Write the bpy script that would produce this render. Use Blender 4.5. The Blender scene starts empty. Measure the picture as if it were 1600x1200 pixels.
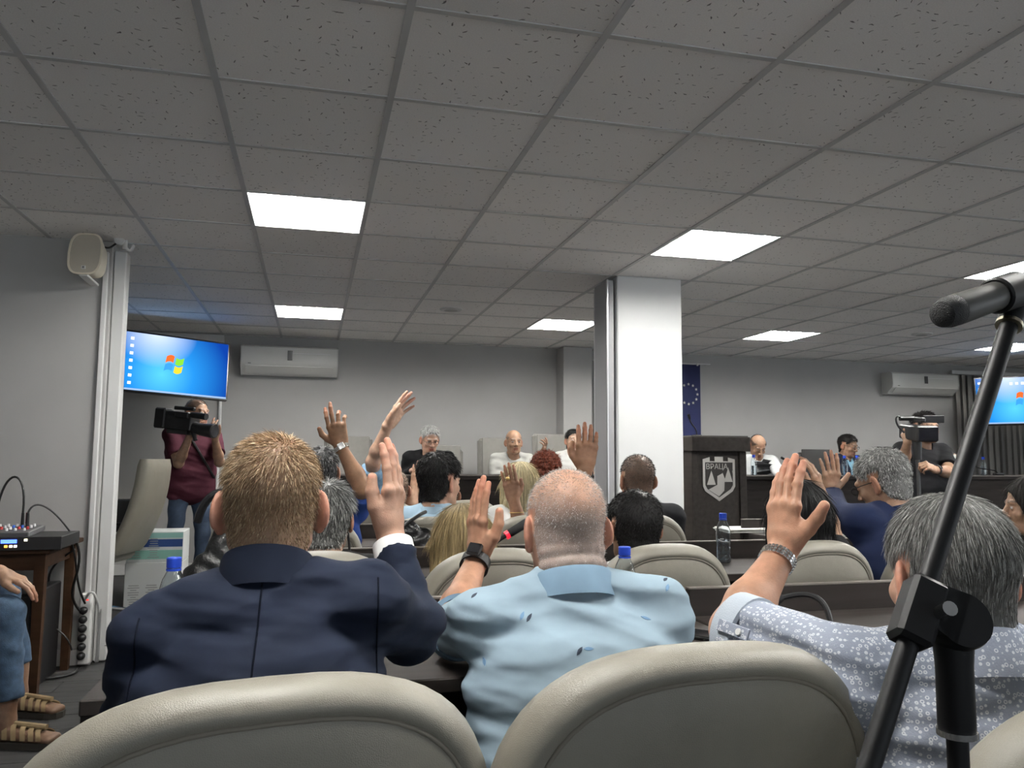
import bpy, bmesh, math, random
import numpy as np
from mathutils import Vector, Matrix
from mathutils.bvhtree import BVHTree

random.seed(7)
RNG = np.random.default_rng(7)
scene = bpy.context.scene
col = scene.collection
PI = math.pi

# ------------------------------------------------------------------ camera
CAMZ = 1.2
YAW, PITCH, ROLL, FPX = 0.24571, 0.09422, 0.006625, 1236.7
def cam_axes():
    cy, sy, cp, sp = math.cos(YAW), math.sin(YAW), math.cos(PITCH), math.sin(PITCH)
    f = Vector((sy*cp, cy*cp, sp)); r = Vector((cy, -sy, 0)); u = r.cross(f)
    cr, sr = math.cos(ROLL), math.sin(ROLL)
    return r*cr + u*sr, -r*sr + u*cr, f
CR, CU, CF = cam_axes()
CAM = Vector((0, 0, CAMZ))
cam_data = bpy.data.cameras.new('camera')
cam = bpy.data.objects.new('camera', cam_data)
col.objects.link(cam)
cam_data.sensor_fit = 'HORIZONTAL'
cam_data.sensor_width = 36
cam_data.lens = FPX/1600*36
cam_data.clip_start = 0.02
cam.matrix_world = Matrix(((CR.x, CU.x, -CF.x, CAM.x), (CR.y, CU.y, -CF.y, CAM.y), (CR.z, CU.z, -CF.z, CAM.z), (0, 0, 0, 1)))
scene.camera = cam

# ------------------------------------------------------------------ world and exposure
world = bpy.data.worlds.new('world')
scene.world = world
world.use_nodes = True
world.node_tree.nodes['Background'].inputs[0].default_value = (0.55, 0.6, 0.65, 1)
world.node_tree.nodes['Background'].inputs[1].default_value = 2.4
vs = scene.view_settings
vs.view_transform = 'Standard'
vs.look = 'None'
vs.gamma = 1
vs.use_curve_mapping = False
vs.exposure = 1.35
TUBE_STRENGTH = 78.0

def at(px, py, d):
    """world point on the sight line of a spot measured in the photograph, d metres ahead of the camera"""
    return CAM + (CF + CR*((px-800)/FPX) + CU*((600-py)/FPX))*d
def aty(px, py, Y):
    r = CF + CR*((px-800)/FPX) + CU*((600-py)/FPX)
    return CAM + r*(Y/r.y)
def V3(*a): return Vector(a)

# ------------------------------------------------------------------ materials
MATS = {}
def mat(name, color, rough=0.6, metal=0.0, var=0.0, vscale=20, bump=0.0, bscale=80, spec=0.5, coat=0.0, trans=0.0,
        emit=None, estr=0.0, sss=0.0, attr=False, ior=1.45, stretch=None):
    if name in MATS: return MATS[name]
    m = bpy.data.materials.new(name); m.use_nodes = True
    nt = m.node_tree; N = nt.nodes; L = nt.links
    b = N['Principled BSDF']
    b.inputs['Roughness'].default_value = rough
    b.inputs['Metallic'].default_value = metal
    b.inputs['Specular IOR Level'].default_value = spec
    b.inputs['IOR'].default_value = ior
    b.inputs['Coat Weight'].default_value = coat
    b.inputs['Transmission Weight'].default_value = trans
    c4 = (*color, 1)
    b.inputs['Base Color'].default_value = c4
    if sss:
        b.inputs['Subsurface Weight'].default_value = sss
        b.inputs['Subsurface Radius'].default_value = (0.012, 0.005, 0.003)
        b.inputs['Subsurface Scale'].default_value = 1.0
    if emit:
        b.inputs['Emission Color'].default_value = (*emit, 1)
        b.inputs['Emission Strength'].default_value = estr
    tc = N.new('ShaderNodeTexCoord'); vec = tc.outputs['Object']
    if stretch:
        mp = N.new('ShaderNodeMapping'); mp.inputs['Scale'].default_value = stretch
        L.new(vec, mp.inputs['Vector']); vec = mp.outputs['Vector']
    src = None
    if attr:
        a = N.new('ShaderNodeAttribute'); a.attribute_name = 'tint'; src = a.outputs['Color']
    if var:
        n = N.new('ShaderNodeTexNoise'); n.inputs['Scale'].default_value = vscale; n.inputs['Detail'].default_value = 5
        L.new(vec, n.inputs['Vector'])
        mr = N.new('ShaderNodeMapRange'); mr.inputs['To Min'].default_value = 1-var; mr.inputs['To Max'].default_value = 1+var
        mr.inputs['From Min'].default_value = 0.3; mr.inputs['From Max'].default_value = 0.7
        L.new(n.outputs['Fac'], mr.inputs['Value'])
        mx = N.new('ShaderNodeMix'); mx.data_type = 'RGBA'; mx.blend_type = 'MULTIPLY'; mx.inputs['Factor'].default_value = 1
        mx.inputs['A'].default_value = c4
        if src: L.new(src, mx.inputs['A'])
        L.new(mr.outputs['Result'], mx.inputs['B']); src = mx.outputs['Result']
    if src: L.new(src, b.inputs['Base Color'])
    if bump:
        n2 = N.new('ShaderNodeTexNoise'); n2.inputs['Scale'].default_value = bscale; n2.inputs['Detail'].default_value = 4
        L.new(vec, n2.inputs['Vector'])
        bp = N.new('ShaderNodeBump'); bp.inputs['Strength'].default_value = bump; bp.inputs['Distance'].default_value = 0.004
        L.new(n2.outputs['Fac'], bp.inputs['Height']); L.new(bp.outputs['Normal'], b.inputs['Normal'])
    MATS[name] = m
    return m
def emission(name, color, s):
    if name in MATS: return MATS[name]
    m = bpy.data.materials.new(name); m.use_nodes = True
    nt = m.node_tree; nt.nodes.clear()
    e = nt.nodes.new('ShaderNodeEmission'); o = nt.nodes.new('ShaderNodeOutputMaterial')
    e.inputs[0].default_value = (*color, 1); e.inputs[1].default_value = s
    nt.links.new(e.outputs[0], o.inputs[0]); MATS[name] = m
    return m

# ------------------------------------------------------------------ objects
def tag(o, label=None, cat=None, group=None, kind=None):
    if label: o['label'] = label
    if cat: o['category'] = cat
    if group: o['group'] = group
    if kind: o['kind'] = kind
    return o
def empty(name, loc, rz=0, label=None, cat=None, group=None):
    o = bpy.data.objects.new(name, None); col.objects.link(o)
    o.empty_display_size = 0.05
    o.location = loc; o.rotation_euler = (0, 0, rz)
    return tag(o, label, cat, group)
def link(name, me, m=None, parent=None, local=False):
    o = bpy.data.objects.new(name, me); col.objects.link(o)
    if m is not None and len(me.materials) == 0: me.materials.append(m)
    if parent is not None:
        o.parent = parent
        if not local:      # mesh built in world space
            mw = Matrix.LocRotScale(parent.location, parent.rotation_euler, None)
            if parent.parent is not None:
                pp = parent.parent
                mw = Matrix.LocRotScale(pp.location, pp.rotation_euler, None) @ parent.matrix_parent_inverse @ mw
            o.matrix_parent_inverse = mw.inverted()
    return o
def copy_tree(o, loc, rz, label=None, group=None):
    r = o.copy(); col.objects.link(r); r.location = loc; r.rotation_euler = (0, 0, rz)
    if label: r['label'] = label
    if group: r['group'] = group
    for ch in o.children:
        c = ch.copy(); col.objects.link(c); c.parent = r
        for g in ch.children:
            d = g.copy(); col.objects.link(d); d.parent = c
    return r
def frame_of(d, up=Vector((0, 0, 1))):
    d = Vector(d).normalized()
    if abs(d.dot(up)) > 0.98: up = Vector((0, 1, 0))
    x = up.cross(d).normalized(); y = d.cross(x)
    return x, y, d

class MB:
    """collects simple shapes into one mesh"""
    def __init__(s): s.v = []; s.f = []
    def add(s, vs, fs):
        o = len(s.v); s.v += [tuple(v) for v in vs]; s.f += [tuple(i+o for i in f) for f in fs]; return s
    def box(s, c, size, bev=0.0, rot=None):
        x, y, z = size[0]/2, size[1]/2, size[2]/2
        M = rot if rot is not None else Matrix.Identity(3)
        c = Vector(c)
        if bev <= 0:
            vs = [(sx*x, sy*y, sz*z) for sx in (-1, 1) for sy in (-1, 1) for sz in (-1, 1)]
            fs = [(0, 1, 3, 2), (4, 6, 7, 5), (0, 4, 5, 1), (2, 3, 7, 6), (0, 2, 6, 4), (1, 5, 7, 3)]
        else:
            b = min(bev, x*.95, y*.95, z*.95)
            vs = []; fs = []; idx = {}
            for sx in (-1, 1):
                for sy in (-1, 1):
                    for sz in (-1, 1):
                        for k in range(3):
                            p = [sx*(x-b), sy*(y-b), sz*(z-b)]
                            p[k] = (sx*x, sy*y, sz*z)[k]
                            idx[(sx, sy, sz, k)] = len(vs); vs.append(tuple(p))
            def q(*ks): fs.append(tuple(idx[k] for k in ks))
            for sg in (-1, 1):
                q((sg, -1, -1, 0), (sg, 1, -1, 0), (sg, 1, 1, 0), (sg, -1, 1, 0))
                q((-1, sg, -1, 1), (-1, sg, 1, 1), (1, sg, 1, 1), (1, sg, -1, 1))
                q((-1, -1, sg, 2), (1, -1, sg, 2), (1, 1, sg, 2), (-1, 1, sg, 2))
            for a in (-1, 1):
                for e in (-1, 1):
                    q((a, e, -1, 0), (a, e, 1, 0), (a, e, 1, 1), (a, e, -1, 1))
                    q((a, -1, e, 0), (a, 1, e, 0), (a, 1, e, 2), (a, -1, e, 2))
                    q((-1, a, e, 1), (1, a, e, 1), (1, a, e, 2), (-1, a, e, 2))
                    for g in (-1, 1): q((a, e, g, 0), (a, e, g, 1), (a, e, g, 2))
        return s.add([c + M @ Vector(v) for v in vs], fs)
    def tube(s, pts, r, n=8, caps=True):
        pts = [Vector(p) for p in pts]; m = len(pts)
        rs = r if isinstance(r, (list, tuple)) else [r]*m
        vs = []; fs = []; px = None
        for i, p in enumerate(pts):
            d = (pts[min(i+1, m-1)] - pts[max(i-1, 0)]).normalized()
            if px is None: x, y, _ = frame_of(d)
            else:
                x = px - d*px.dot(d)
                if x.length < 1e-6: x, y, _ = frame_of(d)
                else: x.normalize(); y = d.cross(x)
            px = x
            for k in range(n):
                a = 2*PI*k/n; vs.append(p + (x*math.cos(a) + y*math.sin(a))*rs[i])
        for i in range(m-1):
            for k in range(n):
                k2 = (k+1) % n; fs.append((i*n+k, i*n+k2, (i+1)*n+k2, (i+1)*n+k))
        if caps:
            fs.append(tuple(range(n-1, -1, -1))); fs.append(tuple((m-1)*n+k for k in range(n)))
        return s.add(vs, fs)
    def lathe(s, prof, c=(0, 0, 0), n=20, rot=None):
        M = rot if rot is not None else Matrix.Identity(3); c = Vector(c); vs = []; fs = []; m = len(prof)
        for (r, z) in prof:
            for k in range(n):
                a = 2*PI*k/n; vs.append(c + M @ Vector((max(r, 1e-5)*math.cos(a), max(r, 1e-5)*math.sin(a), z)))
        for i in range(m-1):
            for k in range(n):
                k2 = (k+1) % n; fs.append((i*n+k, i*n+k2, (i+1)*n+k2, (i+1)*n+k))
        fs.append(tuple(range(n-1, -1, -1))); fs.append(tuple((m-1)*n+k for k in range(n)))
        return s.add(vs, fs)
    def prism(s, poly, axis_pts):
        """poly: list of 2-D points, axis_pts: function (u,v,t) -> world, t in 0,1"""
        n = len(poly)
        vs = [axis_pts(u, v, 0) for u, v in poly] + [axis_pts(u, v, 1) for u, v in poly]
        fs = [tuple(range(n-1, -1, -1)), tuple(range(n, 2*n))] + [(i, (i+1) % n, n+(i+1) % n, n+i) for i in range(n)]
        return s.add(vs, fs)
    def ellipsoid(s, c, r, n=12, m=8, rot=None):
        M = rot if rot is not None else Matrix.Identity(3); c = Vector(c); vs = []; fs = []
        for i in range(m+1):
            t = PI*i/m; t = min(max(t, .02), PI-.02)
            for k in range(n):
                a = 2*PI*k/n
                vs.append(c + M @ Vector((r[0]*math.sin(t)*math.cos(a), r[1]*math.sin(t)*math.sin(a), -r[2]*math.cos(t))))
        for i in range(m):
            for k in range(n):
                k2 = (k+1) % n; fs.append((i*n+k, i*n+k2, (i+1)*n+k2, (i+1)*n+k))
        return s.add(vs, fs)
    def mesh(s, name='m', smooth=False, auto=None):
        me = bpy.data.meshes.new(name); me.from_pydata(s.v, [], s.f)
        bm = bmesh.new(); bm.from_mesh(me); bmesh.ops.recalc_face_normals(bm, faces=bm.faces); bm.to_mesh(me); bm.free()
        if smooth:
            me.polygons.foreach_set('use_smooth', [True]*len(me.polygons))
            if auto is not False: me.set_sharp_from_angle(angle=math.radians(auto or 40))
        return me
    def build(s, name, m, parent=None, smooth=False, local=False, auto=None):
        return link(name, s.mesh(name, smooth, auto), m, parent, local)
def thing(name, mb, m, label, cat, group=None, smooth=False):
    return tag(mb.build(name, m, None, smooth), label, cat, group)

def bez(p0, p1, p2, p3, n=16):
    p0, p1, p2, p3 = map(Vector, (p0, p1, p2, p3)); out = []
    for i in range(n+1):
        t = i/n; u = 1-t
        out.append(p0*u**3 + p1*3*u*u*t + p2*3*u*t*t + p3*t**3)
    return out

# ------------------------------------------------------------------ numpy meshes
def mesh_np(name, V, quads=None, tris=None, tint=None, smooth=True):
    V = np.asarray(V, np.float32)
    me = bpy.data.meshes.new(name)
    nq = 0 if quads is None else len(quads); ntr = 0 if tris is None else len(tris)
    me.vertices.add(len(V)); me.vertices.foreach_set('co', V.ravel())
    lv = []; ls = []
    if nq: lv.append(np.asarray(quads, np.int32).ravel()); ls.append(np.arange(nq, dtype=np.int32)*4)
    if ntr: lv.append(np.asarray(tris, np.int32).ravel()); ls.append(np.arange(ntr, dtype=np.int32)*3 + nq*4)
    lv = np.concatenate(lv); ls = np.concatenate(ls)
    me.loops.add(len(lv)); me.loops.foreach_set('vertex_index', lv)
    me.polygons.add(len(ls)); me.polygons.foreach_set('loop_start', ls)
    if smooth: me.polygons.foreach_set('use_smooth', np.ones(len(ls), bool))
    me.update(calc_edges=True)
    if tint is not None:
        ca = me.color_attributes.new('tint', 'FLOAT_COLOR', 'POINT')
        t = np.ones((len(V), 4), np.float32); t[:, :3] = tint
        ca.data.foreach_set('color', t.ravel())
    return me

# ------------------------------------------------------------------ implicit surfaces: smooth unions of tapered limbs and ellipsoids
def A(v): return np.array(v, np.float64)
def cap(a, b, ra, rb, k=.02, op=1, flat=False): return dict(t='cap', a=A(a), b=A(b), ra=ra, rb=rb, k=k, op=op, flat=flat)
def ell(c, r, R=None, k=.02, op=1): return dict(t='ell', c=A(c), r=A(r), R=None if R is None else np.array(R, float), k=k, op=op)
def eco(a, b, x, wa, da, wb, db, k=.03, op=1, flat=False):
    return dict(t='eco', a=A(a), b=A(b), x=A(x), wa=wa, da=da, wb=wb, db=db, k=k, op=op, flat=flat)
def grp(ps, k): return dict(t='grp', ps=ps, k=k, op=1)
def pbox(p, infl=0):
    if p['t'] == 'ell':
        m = p['r'] if p['R'] is None else np.full(3, p['r'].max())
        return p['c']-m, p['c']+m
    if p['t'] == 'grp':
        B = [pbox(q) for q in p['ps']]
        return np.min([b[0] for b in B], 0), np.max([b[1] for b in B], 0)
    r = max(p['ra'], p['rb']) if p['t'] == 'cap' else max(p['wa'], p['da'], p['wb'], p['db'])
    return np.minimum(p['a'], p['b'])-r, np.maximum(p['a'], p['b'])+r
BIG = 0.08
def pdist(p, X, Y, Z):
    if p['t'] == 'ell':
        x, y, z = X-p['c'][0], Y-p['c'][1], Z-p['c'][2]
        if p['R'] is not None:
            R = p['R']
            x, y, z = (R[0, 0]*x+R[1, 0]*y+R[2, 0]*z), (R[0, 1]*x+R[1, 1]*y+R[2, 1]*z), (R[0, 2]*x+R[1, 2]*y+R[2, 2]*z)
        r = p['r']
        a, b, c = x/r[0], y/r[1], z/r[2]
        k0 = np.sqrt(a*a+b*b+c*c); k1 = np.sqrt((a/r[0])**2+(b/r[1])**2+(c/r[2])**2)+1e-9
        return k0*(k0-1)/k1
    a, b = p['a'], p['b']; ba = b-a; L2 = ba@ba + 1e-12
    x, y, z = X-a[0], Y-a[1], Z-a[2]
    tt = (x*ba[0]+y*ba[1]+z*ba[2])/L2
    t = np.clip(tt, 0, 1)
    x, y, z = x-t*ba[0], y-t*ba[1], z-t*ba[2]
    if p['t'] == 'cap':
        d = np.sqrt(x*x+y*y+z*z) - (p['ra']+t*(p['rb']-p['ra']))
    else:
        ax = ba/np.sqrt(L2); ux = p['x']-ax*(p['x']@ax); ux = ux/np.linalg.norm(ux); uy = np.cross(ax, ux)
        u = x*ux[0]+y*ux[1]+z*ux[2]; v = x*uy[0]+y*uy[1]+z*uy[2]; w = x*ax[0]+y*ax[1]+z*ax[2]
        W = p['wa']+t*(p['wb']-p['wa']); Dd = p['da']+t*(p['db']-p['da']); mn = np.minimum(W, Dd)
        q = np.sqrt((u/W)**2+(v/Dd)**2+(w/mn)**2)
        g = np.sqrt((u/W**2)**2+(v/Dd**2)**2+(w/mn**2)**2)+1e-9
        d = np.where(q > 1e-6, q*(q-1)/g, -mn)
    if p['flat']: d = np.maximum(d, (tt-1)*np.sqrt(L2))
    return d
def fill(ps, D, axs, h):
    for p in ps:
        lo, hi = pbox(p); m = p['k'] + 3*h
        sl = []
        for i in range(3):
            i0 = max(0, int(np.searchsorted(axs[i], lo[i]-m))); i1 = min(len(axs[i]), int(np.searchsorted(axs[i], hi[i]+m)))
            sl.append(slice(i0, i1))
        if any(s.stop-s.start < 1 for s in sl): continue
        sl = tuple(sl); sub = [axs[i][sl[i]] for i in range(3)]
        if p['t'] == 'grp':
            d = np.full([len(s) for s in sub], BIG, np.float32); fill(p['ps'], d, sub, h)
        else:
            d = pdist(p, sub[0][:, None, None], sub[1][None, :, None], sub[2][None, None, :]).astype(np.float32)
        a = D[sl]; k = max(p['k'], 1e-6)
        if p['op'] > 0:
            hh = np.clip(.5+.5*(d-a)/k, 0, 1); D[sl] = d+(a-d)*hh - k*hh*(1-hh)
        else:
            d = -d; hh = np.clip(.5-.5*(d-a)/k, 0, 1); D[sl] = d+(a-d)*hh + k*hh*(1-hh)
def snets(D, lo, h):
    S = D < 0
    c = np.zeros([n-1 for n in D.shape], np.uint8)
    offs = [(i, j, k) for i in (0, 1) for j in (0, 1) for k in (0, 1)]
    for (i, j, k) in offs: c += S[i:S.shape[0]-1+i, j:S.shape[1]-1+j, k:S.shape[2]-1+k]
    act = (c > 0) & (c < 8)
    I = np.argwhere(act); idx = np.full(act.shape, -1, np.int32); idx[act] = np.arange(len(I), dtype=np.int32)
    P = np.zeros((len(I), 3)); n = np.zeros(len(I))
    for a in offs:
        for ax in range(3):
            if a[ax]: continue
            b = list(a); b[ax] = 1
            da = D[I[:, 0]+a[0], I[:, 1]+a[1], I[:, 2]+a[2]]; db = D[I[:, 0]+b[0], I[:, 1]+b[1], I[:, 2]+b[2]]
            m = (da < 0) != (db < 0); t = da[m]/(da[m]-db[m])
            q = np.tile(np.array(a, float), (m.sum(), 1)); q[:, ax] += t
            P[m] += q; n[m] += 1
    V = (P/n[:, None] + I)*h + lo
    F = []
    for ax in range(3):
        o = [slice(1, -1)]*3; o0 = list(o); o1 = list(o); o0[ax] = slice(None, -1); o1[ax] = slice(1, None)
        s0 = S[tuple(o0)]; s1 = S[tuple(o1)]
        E = np.argwhere(s0 != s1); fl = s0[tuple(E.T)]
        u, w = [(1, 2), (2, 0), (0, 1)][ax]
        du = np.zeros(3, int); du[u] = 1; dw = np.zeros(3, int); dw[w] = 1
        q = np.stack([idx[tuple((E+x).T)] for x in (0*du, du, du+dw, dw)], 1)
        q[~fl] = q[~fl][:, ::-1]
        F.append(q)
    return V, np.concatenate(F)
def surf(ps, h, disp=None, pad=None):
    """mesh a list of shapes -> vertices, quads"""
    B = [pbox(p) for p in ps if p['op'] > 0]
    lo = np.min([b[0] for b in B], 0)-3*h-.012; hi = np.max([b[1] for b in B], 0)+3*h+.012
    if pad is not None: lo = np.maximum(lo, pad[0]); hi = np.minimum(hi, pad[1])
    axs = [np.arange(lo[i], hi[i]+h, h) for i in range(3)]
    D = np.full([len(a) for a in axs], BIG, np.float32)
    fill(ps, D, axs, h)
    if disp is not None: D += disp(axs[0][:, None, None], axs[1][None, :, None], axs[2][None, None, :]).astype(np.float32)
    return snets(D, np.array([a[0] for a in axs]), h)
def vnormals(V, F):
    n = np.cross(V[F[:, 2]]-V[F[:, 0]], V[F[:, 3]]-V[F[:, 1]])
    N = np.zeros_like(V)
    for k in range(4): np.add.at(N, F[:, k], n)
    return N/(np.linalg.norm(N, axis=1, keepdims=True)+1e-12)
def snoise(P, seed, sc, n=6, aniso=(1, 1, 1)):
    """smooth pseudo-noise of points, about -1..1"""
    r = np.random.default_rng(seed); out = 0
    for i in range(n):
        k = r.normal(size=3)*np.array(aniso)*sc; out = out + np.sin(P @ k + r.uniform(0, 6.28) + 1.3*np.sin(P @ (r.normal(size=3)*sc*.6)+r.uniform(0, 6)))
    return out/math.sqrt(n)*.8
# ================================================================== the room
CEIL = 2.5
GX0, GY0, GP = -0.3616, 3.99, 0.6
XL, XR, YB, YF = -3.36, 10.4, -4.4, 8.92
wall_m = mat('wall_paint', (.415, .41, .40), .75, var=.03, vscale=3, bump=.08, bscale=160)
pillar_m = mat('pillar_paint', (.66, .665, .665), .7, var=.02, vscale=4, bump=.06, bscale=150)
trim_m = mat('white_plastic', (.66, .66, .65), .45, var=.02, vscale=6)
bar_m = mat('grid_metal', (.56, .56, .555), .5, var=.04, vscale=5)

def tile_material():
    m = bpy.data.materials.new('mineral_fibre'); m.use_nodes = True
    nt = m.node_tree; N = nt.nodes; L = nt.links; b = N['Principled BSDF']
    b.inputs['Roughness'].default_value = .95
    tc = N.new('ShaderNodeTexCoord'); oi = N.new('ShaderNodeObjectInfo')
    add = N.new('ShaderNodeVectorMath'); add.operation = 'ADD'
    sc = N.new('ShaderNodeVectorMath'); sc.operation = 'SCALE'; sc.inputs['Scale'].default_value = 40
    cx = N.new('ShaderNodeCombineXYZ'); L.new(oi.outputs['Random'], cx.inputs[0]); L.new(oi.outputs['Random'], cx.inputs[1])
    L.new(cx.outputs[0], sc.inputs[0]); L.new(tc.outputs['Object'], add.inputs[0]); L.new(sc.outputs[0], add.inputs[1])
    # short worm-like fissures: cells with a randomly turned, thin slot near their centre
    vo = N.new('ShaderNodeTexVoronoi'); vo.inputs['Scale'].default_value = 31; vo.voronoi_dimensions = '2D'
    ds = N.new('ShaderNodeTexNoise'); ds.inputs['Scale'].default_value = 60; ds.inputs['Detail'].default_value = 1
    L.new(add.outputs[0], ds.inputs['Vector'])
    dm = N.new('ShaderNodeVectorMath'); dm.operation = 'MULTIPLY_ADD'; dm.inputs[1].default_value = (.012, .012, 0)
    L.new(ds.outputs['Color'], dm.inputs[0]); L.new(add.outputs[0], dm.inputs[2]); L.new(dm.outputs[0], vo.inputs['Vector'])
    sub = N.new('ShaderNodeVectorMath'); sub.operation = 'SUBTRACT'
    L.new(dm.outputs[0], sub.inputs[0]); L.new(vo.outputs['Position'], sub.inputs[1])
    ro = N.new('ShaderNodeVectorRotate'); ro.rotation_type = 'Z_AXIS'
    sp = N.new('ShaderNodeSeparateColor'); L.new(vo.outputs['Color'], sp.inputs[0])
    an = N.new('ShaderNodeMath'); an.operation = 'MULTIPLY'; an.inputs[1].default_value = 6.28
    L.new(sp.outputs[0], an.inputs[0]); L.new(sub.outputs[0], ro.inputs['Vector']); L.new(an.outputs[0], ro.inputs['Angle'])
    el = N.new('ShaderNodeVectorMath'); el.operation = 'MULTIPLY'; el.inputs[1].default_value = (1, 4.5, 0)
    L.new(ro.outputs[0], el.inputs[0])
    ln = N.new('ShaderNodeVectorMath'); ln.operation = 'LENGTH'; L.new(el.outputs[0], ln.inputs[0])
    th = N.new('ShaderNodeMapRange'); th.inputs['From Min'].default_value = 0; th.inputs['From Max'].default_value = 1
    th.inputs['To Min'].default_value = -.011; th.inputs['To Max'].default_value = .0105
    L.new(sp.outputs[1], th.inputs['Value'])
    lt = N.new('ShaderNodeMath'); lt.operation = 'LESS_THAN'; L.new(ln.outputs['Value'], lt.inputs[0]); L.new(th.outputs[0], lt.inputs[1])
    mx = N.new('ShaderNodeMix'); mx.data_type = 'RGBA'
    mx.inputs['A'].default_value = (.93, .915, .895, 1); mx.inputs['B'].default_value = (.22, .215, .21, 1)
    L.new(lt.outputs[0], mx.inputs['Factor'])
    fn = N.new('ShaderNodeTexNoise'); fn.inputs['Scale'].default_value = 220; L.new(tc.outputs['Object'], fn.inputs['Vector'])
    mr = N.new('ShaderNodeMapRange'); mr.inputs['To Min'].default_value = .86; mr.inputs['To Max'].default_value = 1.1
    L.new(fn.outputs['Fac'], mr.inputs['Value'])
    m2 = N.new('ShaderNodeMix'); m2.data_type = 'RGBA'; m2.blend_type = 'MULTIPLY'; m2.inputs['Factor'].default_value = 1
    L.new(mx.outputs['Result'], m2.inputs['A']); L.new(mr.outputs[0], m2.inputs['B'])
    # tiles differ slightly from one another
    m3 = N.new('ShaderNodeMix'); m3.data_type = 'RGBA'; m3.blend_type = 'MULTIPLY'; m3.inputs['Factor'].default_value = 1
    mr2 = N.new('ShaderNodeMapRange'); mr2.inputs['To Min'].default_value = .94; mr2.inputs['To Max'].default_value = 1.05
    L.new(oi.outputs['Random'], mr2.inputs['Value']); L.new(m2.outputs['Result'], m3.inputs['A']); L.new(mr2.outputs[0], m3.inputs['B'])
    L.new(m3.outputs['Result'], b.inputs['Base Color'])
    bp = N.new('ShaderNodeBump'); bp.inputs['Strength'].default_value = .35; bp.inputs['Distance'].default_value = .002
    iv = N.new('ShaderNodeMath'); iv.operation = 'SUBTRACT'; iv.inputs[0].default_value = 1; L.new(lt.outputs[0], iv.inputs[1])
    L.new(iv.outputs[0], bp.inputs['Height']); L.new(bp.outputs[0], b.inputs['Normal'])
    return m
tile_m = tile_material()

def struct(name, mb, m, smooth=False):
    return tag(mb.build(name, m, None, smooth), kind='structure')

# ceiling: slab, grid bars, tiles
ceiling = struct('ceiling', MB().box(((XL+XR)/2, (YB+YF)/2, CEIL+.11), (XR-XL+.4, YF-YB+.4, .06)), mat('slab', (.4, .4, .4), .9))
i0, i1 = math.floor((XL-GX0)/GP), math.ceil((XR-GX0)/GP)
j0, j1 = math.floor((YB-GY0)/GP), math.ceil((YF-GY0)/GP)
FIX = [(i, j) for j in (-5, 0, 5) for i in (0, 4, 8, 13)]
PIL = (2.06, 2.555, 5.17, 5.66)
def in_view(p, m=40):
    v = Vector(p)-CAM; d = v.dot(CF)
    if d < .1: return False
    x = 800+FPX*v.dot(CR)/d; y = 600-FPX*v.dot(CU)/d
    return -m < x < 1600+m and -m < y < 1200+m
tile_me = MB().box((0, 0, .008), (GP-.012, GP-.012, .016), .003).mesh('ceiling_tile')
tile_me.materials.append(tile_m)
rest = MB(); cnt = 0
for i in range(i0, i1+1):
    for j in range(j0, j1+1):
        cx, cy = GX0+GP*(i+.5), GY0+GP*(j+.5)
        if (i, j) in FIX or cx > XR+.25 or cy > YF+.25: continue
        z = CEIL+.003+random.uniform(0, .0015)
        vis = any(in_view((cx+a, cy+b, CEIL), 10) for a in (-.3, 0, .3) for b in (-.3, 0, .3)) and cx > XL and not (cy > 5.45 and cx < -2.2)
        if vis and cnt < 295:
            cnt += 1
            o = link('tile', tile_me, None, ceiling, local=True); o.location = (cx, cy, z)
        else:
            rest.box((cx, cy, z+.008), (GP-.012, GP-.012, .016))
o = rest.build('tile_field', tile_m, ceiling); o['kind'] = 'stuff'
print('tiles', cnt)
for i in range(i0, i1+1):
    x = GX0+GP*i
    if XL < x < XR:
        MB().box((x, (YB+YF)/2, CEIL+.0005), (.024, YF-YB, .005)).box((x, (YB+YF)/2, CEIL+.02), (.004, YF-YB, .034)).build('main_runner', bar_m, ceiling)
for j in range(j0, j1+1):
    y = GY0+GP*j
    if YB < y < YF:
        MB().box(((XL+XR)/2, y, CEIL+.001), (XR-XL, .022, .004)).box(((XL+XR)/2, y, CEIL+.02), (XR-XL, .004, .034)).build('cross_tee', bar_m, ceiling)

# walls
struct('wall_back', MB().box(((XL+XR)/2, YF+.08, CEIL/2), (XR-XL+.4, .16, CEIL+.1)), wall_m)
struct('wall_left', MB().box((XL-.08, (YB+YF)/2, CEIL/2), (.16, YF-YB, CEIL+.1)), wall_m)
def wall_added_windows(name, horiz, c, lo, hi, wins, z0, z1, n0):
    mb = MB(); cur = lo
    def bx(a, b, za, zb):
        if horiz: mb.box(((a+b)/2, c, (za+zb)/2), (b-a, .16, zb-za))
        else: mb.box((c, (a+b)/2, (za+zb)/2), (.16, b-a, zb-za))
    for (a, b) in wins:
        bx(cur, a, -.05, CEIL+.05); bx(a, b, -.05, z0); bx(a, b, z1, CEIL+.05); cur = b
    bx(cur, hi, -.05, CEIL+.05)
    struct(name, mb, wall_m)
    for k, (a, b) in enumerate(wins):
        w = MB()
        def fr(x, z, sx, sz, ww=w):
            if horiz: ww.box((x, c, z), (sx, .06, sz))
            else: ww.box((c, x, z), (.06, sx, sz))
        for x in (a+.03, (a+b)/2, b-.03): fr(x, (z0+z1)/2, .06, z1-z0)
        fr((a+b)/2, z0+.03, b-a, .06); fr((a+b)/2, z1-.03, b-a, .06)
        struct('added_window_%d' % (n0+k), w, trim_m)
wall_added_windows('wall_rear', True, YB-.08, XL-.2, XR+.2, [(-2.4, -.4), (.6, 2.6), (3.6, 5.6), (6.6, 8.6)], .85, 2.25, 1)  # rear windows are added out of view to bring daylight into the room
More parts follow.
